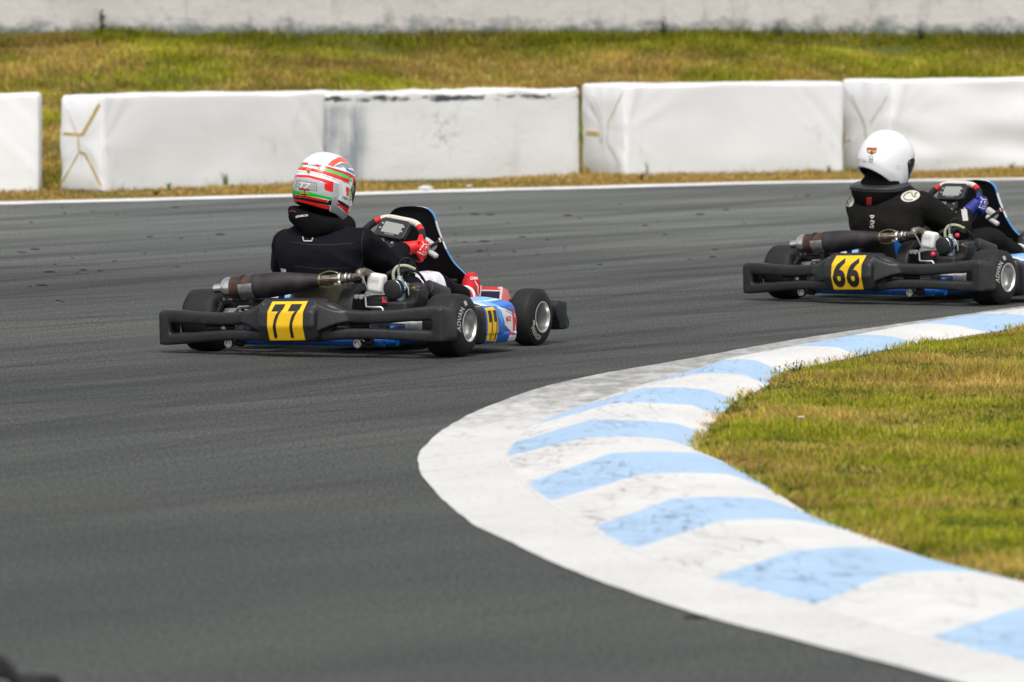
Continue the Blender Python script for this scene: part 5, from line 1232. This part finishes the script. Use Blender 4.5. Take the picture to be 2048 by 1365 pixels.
P1=build_person('person in kart 77 with black suit, red gloves and red, white and green striped helmet',K1L,K1R,
  dict(dy=0.,rot=R(11),suit=suit1,seed=3.1,head=hc1,Rm=Rm1,design=design1,paint=paint1,elbowR=Vector((.30,-.150,.385)),elbowL=Vector((.27,.335,.37)),wristR=Vector((.497,-.128,.452)),wristL=Vector((.50,.155,.485)),kneeR=Vector((.63,-.195,.280)),glove=redg,shoe=reds))
u1,v1,n1=sheet_axes(25)
def on1(x,y): return hc1+u1*((x-650)/3560)-v1*((y-535)/3560)+n1*.02
hd,ht=P1['he'],P1['ht']; kz=1/3560
decal('helmet_number',text2d('T7',95*kz,.03,1.25,.3,2),ht,on1(340,568),u1+Vector((0,0,-.13)),v1,white,hd,.0012,.5)
decal('helmet_name',text2d('TED 7',42*kz,.03,1.05,.15,1),ht,on1(995,786),u1+Vector((0,0,-.45)),v1,ink,hd,.0012,.5)
decal('crest',poly2d([(-.010,.013),(.010,.013),(.010,-.004),(0,-.014),(-.010,-.004)],2),ht,on1(392,338),u1,v1,mat('crest_gold',(.50,.27,.14),.5),hd,.0014,.5)
decal('crest_mark',poly2d([(-.004,.006),(.004,.006),(.004,-.002),(0,-.007),(-.004,-.002)],1),ht,on1(392,338),u1,v1,mat('crest_red',(.25,.03,.02),.5),hd,.002,.5)
decal('signature',strokes2d([[(-.016,-.004),(-.010,.004),(-.004,-.004),(.002,.005),(.006,-.004),(.014,.006),(.012,-.005),(.018,.002)]],.0022),ht,on1(440,246),u1,v1,ink,hd,.0013,.5)
decal('badge',poly2d([(-.024,.006),(.024,.002),(.024,-.006),(-.024,-.003)],2),ht,on1(327,628),u1,v1,mat('badge_red',(.35,.03,.035),.5),hd,.0014,.5)
decal('badge',poly2d([(-.023,.006),(0,.002),(.023,.001),(.013,-.005),(0,-.009),(-.010,-.004)],2),ht,on1(327,690),u1,v1,mat('badge_yellow',(.55,.36,.02),.5),hd,.0014,.5)
decal('badge',strokes2d([[(0,.014),(0,-.012)],[(-.012,-.003),(0,-.007),(.012,-.005)]],.004),ht,on1(327,690),u1,v1,mat('badge_dark',(.10,.02,.02),.5),hd,.002,.5)
# padded collar under the striped helmet
cy=.09; mb=MB()
ring=[]
for z,w,x0 in ((.512,.028,.0),(.530,.062,-.012),(.555,.098,-.022),(.585,.120,-.026),(.610,.128,-.022),(.624,.126,-.012),(.630,.116,.0)):
    ring.append([(x0+.075+.075*math.copysign(abs(math.cos(t))**.8,math.cos(t)),cy+.006+w*math.sin(t),z+.26*w*math.sin(t)) for t in np.linspace(0,2*math.pi,33)[:-1]])
mb.rings(ring)
mb.tube([(.125+.115*math.cos(t),cy+.004+.118*math.sin(t),.590+.012*math.cos(t)+.030*math.sin(t)) for t in np.linspace(0,2*math.pi,41)[:-1]],.036,14,closed=True)
me=fuse(mb,'neck_collar',mat('collar_fabric',(.0045,.0044,.0046),.9,spec=.1,bump=.25,bscale=260,var=.15,vscale=30),.006,7); co=link('neck_collar',me,P1['root']); ct=bvh(me)
decal('collar_name',text2d('SPARCO',.010,.02,1.1,0,1),ct,(-.06,.105,.632),u1,v1+Vector((.4,0,0)),white,co,.0013,.3)
for dx in (.052,-.055): decal('collar_stitch',strokes2d([[(-.018,.004),(-.006,-.002),(.006,.003),(.02,-.003)]],.004),ct,(-.06,.105+dx,.636),u1,v1,mat('dark_red_stitch',(.10,.015,.03),.7),co,.0013,.3)
bt=P1['bt']
seam=mat('seam_grey',(.010,.010,.013),.85)
o1=kl(640,500,-.05,K1L,25)
for nm,ln in (('sleeve_seam',[(.195,.085),(.185,.03),(.190,-.03),(.180,-.085)]),('back_seam',[(-.15,.035),(-.05,.022),(.05,.022),(.15,.03)]),('waist_seam',[(-.12,-.075),(0,-.085),(.13,-.08)])): decal(nm,strokes2d([ln],.0035),bt,o1,u1,v1,seam,P1['root'],.0015,.5)
o1=kl(615,479,-.05,K1L,25); decal('suit_tag',strokes2d([[(-.024,.010),(-.018,-.008),(.018,-.008),(.024,.010)]],.0045),bt,o1,u1,v1,mat('grey_reflective',(.42,.42,.43),.5),P1['root'],.002,.5)
o1=kl(724,450,-.05,K1L,25); decal('shoulder_patch',poly2d([(-.020,.012),(.006,.014),(.024,-.002),(.022,-.014),(.004,-.004),(-.020,.002)],2),bt,o1,u1,v1,white,P1['root'],.002,.8)
o1=kl(563,458,-.05,K1L,25); decal('shoulder_patch',poly2d([(-.018,-.012),(-.006,.006),(.020,.018),(.020,.008),(.002,.0),(-.012,-.016)],2),bt,o1,u1,v1,white,P1['root'],.002,.8)

# second driver: plain white helmet tipped well forward, hard neck brace
hc2=kl(1775,263,.12,K2L,33)-Vector((0,0,.132)); Rm2=head_rot(15,28,8)
def design2(H,C,hc):
    c=np.tile(lin('#eeeef0'),(len(H),1)); z=H[:,2]; return c
def paint2(C):
    c=np.tile((.0105,.0098,.0085),(len(C),1)); d=np.linalg.norm(C-np.array([.86,-.21,.225]),axis=1); c[(d<.055)&(C[:,2]>.21)]=lin('#c4c2bc'); return c
WOFF[0]=Vector((0,-.012,.006))
P2=build_person('person in kart 66 with black suit, blue gloves, neck brace and plain white helmet',K2L,K2R,
  dict(dy=-.02,rot=R(0),chin=.05,back=.020,hbl=.0,suit=suit2,seed=9.7,head=hc2,Rm=Rm2,design=design2,paint=paint2,elbowR=Vector((.31,-.215,.36)),elbowL=Vector((.27,.30,.37)),wristR=Vector((.495,-.165,.440)),wristL=Vector((.50,.155,.47)),kneeR=Vector((.62,-.215,.30)),glove=blueg,shoe=blacks))
u2,v2,n2=sheet_axes(33); s2=1/(389*8.03)
cpx=((1775-1700)*8.03,(263-250)*8.03)
def on2(x,y): return hc2+Vector((0,0,.132))+u2*((x-cpx[0])*s2)-v2*((y-cpx[1])*s2)+n2*.02
hd,ht=P2['he'],P2['ht']
decal('badge',poly2d([(-.025,.017),(.026,.017),(.024,.004),(-.026,.004)],2),ht,on2(336,408),u2,v2,mat('badge_brick',(.42,.06,.04),.5),hd,.0012,.5)
decal('badge',poly2d([(-.026,.004),(.024,.004),(.024,-.001),(-.026,-.001)],1),ht,on2(336,408),u2,v2,mat('badge_grey',(.32,.30,.24),.5),hd,.0012,.5)
decal('badge',poly2d([(-.026,-.001),(.024,-.001),(.023,-.008),(-.001,-.014),(-.026,-.008)],2),ht,on2(336,408),u2,v2,mat('badge_yellow',(.55,.36,.02),.5),hd,.0012,.5)
decal('badge',poly2d([(-.026,-.008),(-.006,-.010),(0,.004),(.004,-.010),(.023,-.008),(-.001,-.0185)],1),ht,on2(336,408),u2,v2,mat('badge_dark',(.10,.02,.02),.5),hd,.0018,.5)
t_=np.linspace(0,2*math.pi,15); decal('stamp',strokes2d([[(.012*math.cos(a),.006*math.sin(a)) for a in t_]],.0014),ht,on2(318,500),u2,v2,ink,hd,.0012,.5)
decal('stamp_number',text2d('24',.010,.03,1.5,0,1),ht,on2(318,543),u2,v2,ink,hd,.0012,.5)
decal('stamp',strokes2d([[(-.010,.003),(.010,.003)],[(-.009,-.003),(.009,-.003)]],.002),ht,on2(320,582),u2,v2,mat('stamp_grey',(.10,.10,.10),.5),hd,.0012,.5)
decal('red_stamp',strokes2d([[(-.007,0),(.007,0)],[(-.004,.006),(.004,-.006)],[(.004,.006),(-.004,-.006)],[(0,.008),(0,-.008)]],.0012),ht,on2(215,583),u2,v2,mat('pale_red_ink',(.70,.28,.26),.5),hd,.0012,.5)
decal('round_stamp',strokes2d([[(-.011,.010),(.010,.002)],[(-.012,.002),(-.006,.003)],[(-.012,-.006),(.010,-.010)]],.0016),ht,on2(762,675),u2,v2,mat('blue_grey_ink',(.25,.28,.38),.5),hd,.0012,.5)
# neck brace
bc=kl(1757,374,.07,K2L,33); mb=MB(); hard=mat('brace_plastic',(.028,.030,.032),.38,var=.12,vscale=30)
Rb=Matrix.Rotation(R(2),3,'X')@Matrix.Rotation(R(-8),3,'Y')
def el(rx,ry,z,n=48,back=1.):
    out=[]
    for t in np.linspace(0,2*math.pi,n+1)[:-1]:
        x=rx*math.copysign(abs(math.cos(t))**.8,math.cos(t)); y=ry*math.copysign(abs(math.sin(t))**.8,math.sin(t)); out.append(bc+Rb@Vector((x+.02,y,z)))
    return out
mb.rings([el(.085,.09,-.016),el(.118,.142,-.022),el(.130,.156,-.010),el(.131,.157,.006),el(.122,.148,.014),el(.090,.100,.020),el(.078,.084,.012)],False)
br=mb.build('neck_brace',hard,P2['root'],50)
mb=MB(); mb.rings([el(.129,.155,-.012),el(.1325,.159,-.009),el(.1325,.159,-.005),el(.129,.155,-.002)],False,True); mb.build('brace_edge',blackp,br,40)
mb=MB(); top_=hc2+Vector((-.012,0,-.045))
mb.rings([[((bc+Vector((.022,0,.004))).lerp(top_,t)+Vector((rx*math.cos(a),ry*math.sin(a),0))) for a in np.linspace(0,2*math.pi,33)[:-1]] for t,rx,ry in ((0,.092,.112),(.25,.094,.112),(.5,.086,.098),(.8,.080,.086),(1,.075,.078))]); mb.build('neck_roll',mat('collar_fabric',(.0045,.0044,.0046),.9),br,60)
mb=MB(); ring=[]
for z,rx,ry in ((-.016,.120,.138),(-.04,.125,.130),(-.075,.118,.112),(-.105,.10,.08),(-.12,.08,.04)): ring.append([p+Vector((-.022,0,0)) for p in el(rx,ry,z)])
mb.rings(ring); pad=mb.build('brace_pad',mat('collar_fabric',(.0085,.0083,.0088),.85),br,60); pt=bvh(pad.data)
o2=kl(1738,403,-.05,K2L,33); decal('red_tag',grid2d(.026,.042,4,8),pt,o2,u2+Vector((0,0,-.0)),v2+u2*-.25,mat('red_tag_cloth',(.30,.008,.010),.7),br,.002,.5)
mb=MB(); mb.tube(bez([on2(345,935)-n2*.02,on2(380,905)-n2*.0,on2(520,905)+n2*.02,on2(660,920)]),.0022,6); mb.tube(bez([on2(440,985)+n2*.02,on2(452,930)+n2*.02,on2(475,850)+n2*.0]),.004,6); mb.build('chin_strap',dsteel,br)
bt=P2['bt']; o2=kl(1744,441,-.05,K2L,33); lw=mat('off_white_print',(.55,.54,.50),.6)
decal('suit_print',text2d('EVS',.020,.03,1.0,0,2),bt,o2+Vector((0,0,-.020)),-v2+u2*-.12,u2,lw,P2['root'],.002,.5)
decal('suit_print',strokes2d([[(-.008,.010),(.007,.0),(-.008,-.010),(-.008,.010)]],.005),bt,o2+Vector((0,0,.016)),-v2,u2,lw,P2['root'],.002,.5)
o2=kl(1765,425,-.05,K2L,33)
for nm,ln in (('sleeve_seam',[(.19,.06),(.175,.0),(.18,-.05),(.165,-.09)]),('waist_seam',[(-.14,-.06),(0,-.075),(.13,-.065)])): decal(nm,strokes2d([ln],.0035),bt,o2,u2,v2,mat('seam_dark',(.003,.003,.003),.9),P2['root'],.0015,.5)
cream=mat('cream_patch',(.56,.53,.46),.6); yb=v2+Vector((.9,.5,0))
def patch_at(px,py,pts,lines,ang):
    o2=kl(px,py,-.05,K2L,33); c_,s_=math.cos(ang),math.sin(ang); ux=u2*c_+v2*s_; 
    yb=v2*c_-u2*s_
    decal('shoulder_patch',poly2d(pts,3),bt,o2,ux,yb,cream,P2['root'],.002,.8); decal('patch_outline',strokes2d(lines,.0045),bt,o2,ux,yb,ink,P2['root'],.003,.8)
pts=[(.050*math.cos(t),.027*math.sin(t)) for t in np.linspace(0,2*math.pi,19)[:-1]]
patch_at(1823,394,pts,[[(.7*x,.7*y) for x,y in pts[4:15]],[(.012,.018),(.010,.0),(.022,-.010),(.026,.006),(.04,.010)]],.22)
pts=[(.026*math.cos(t),.034*math.sin(t)) for t in np.linspace(0,2*math.pi,17)[:-1]]
patch_at(1699,402,pts,[[(.7*x,.7*y) for x,y in pts[2:13]],[(.0,.03),(.01,.0),(-.005,-.02)]],-.1)
o2=kl(1928,428,.45,K2L,33); decal('cuff_patch',grid2d(.030,.062,4,8),bt,o2+n2*.1,u2+v2*-.0,v2+u2*.45,mat('cuff_grey',(.48,.47,.45),.6),P2['root'],.006,.4)

# third kart: only the front corner of its black bumper reaches the lower left of the photograph
TK=copy_tree(KART1); tag(TK,'dark racing kart of which only a blurred front corner enters the lower left corner','kart','racing karts on the track')
TK.location=(-2.14,17.34,0); TK.rotation_euler=(0,0,R(62))
TP=copy_tree(P1['root']); tag(TP,'person driving the kart at the lower left, out of the picture','person'); TP.location=TK.location; TP.rotation_euler=TK.rotation_euler
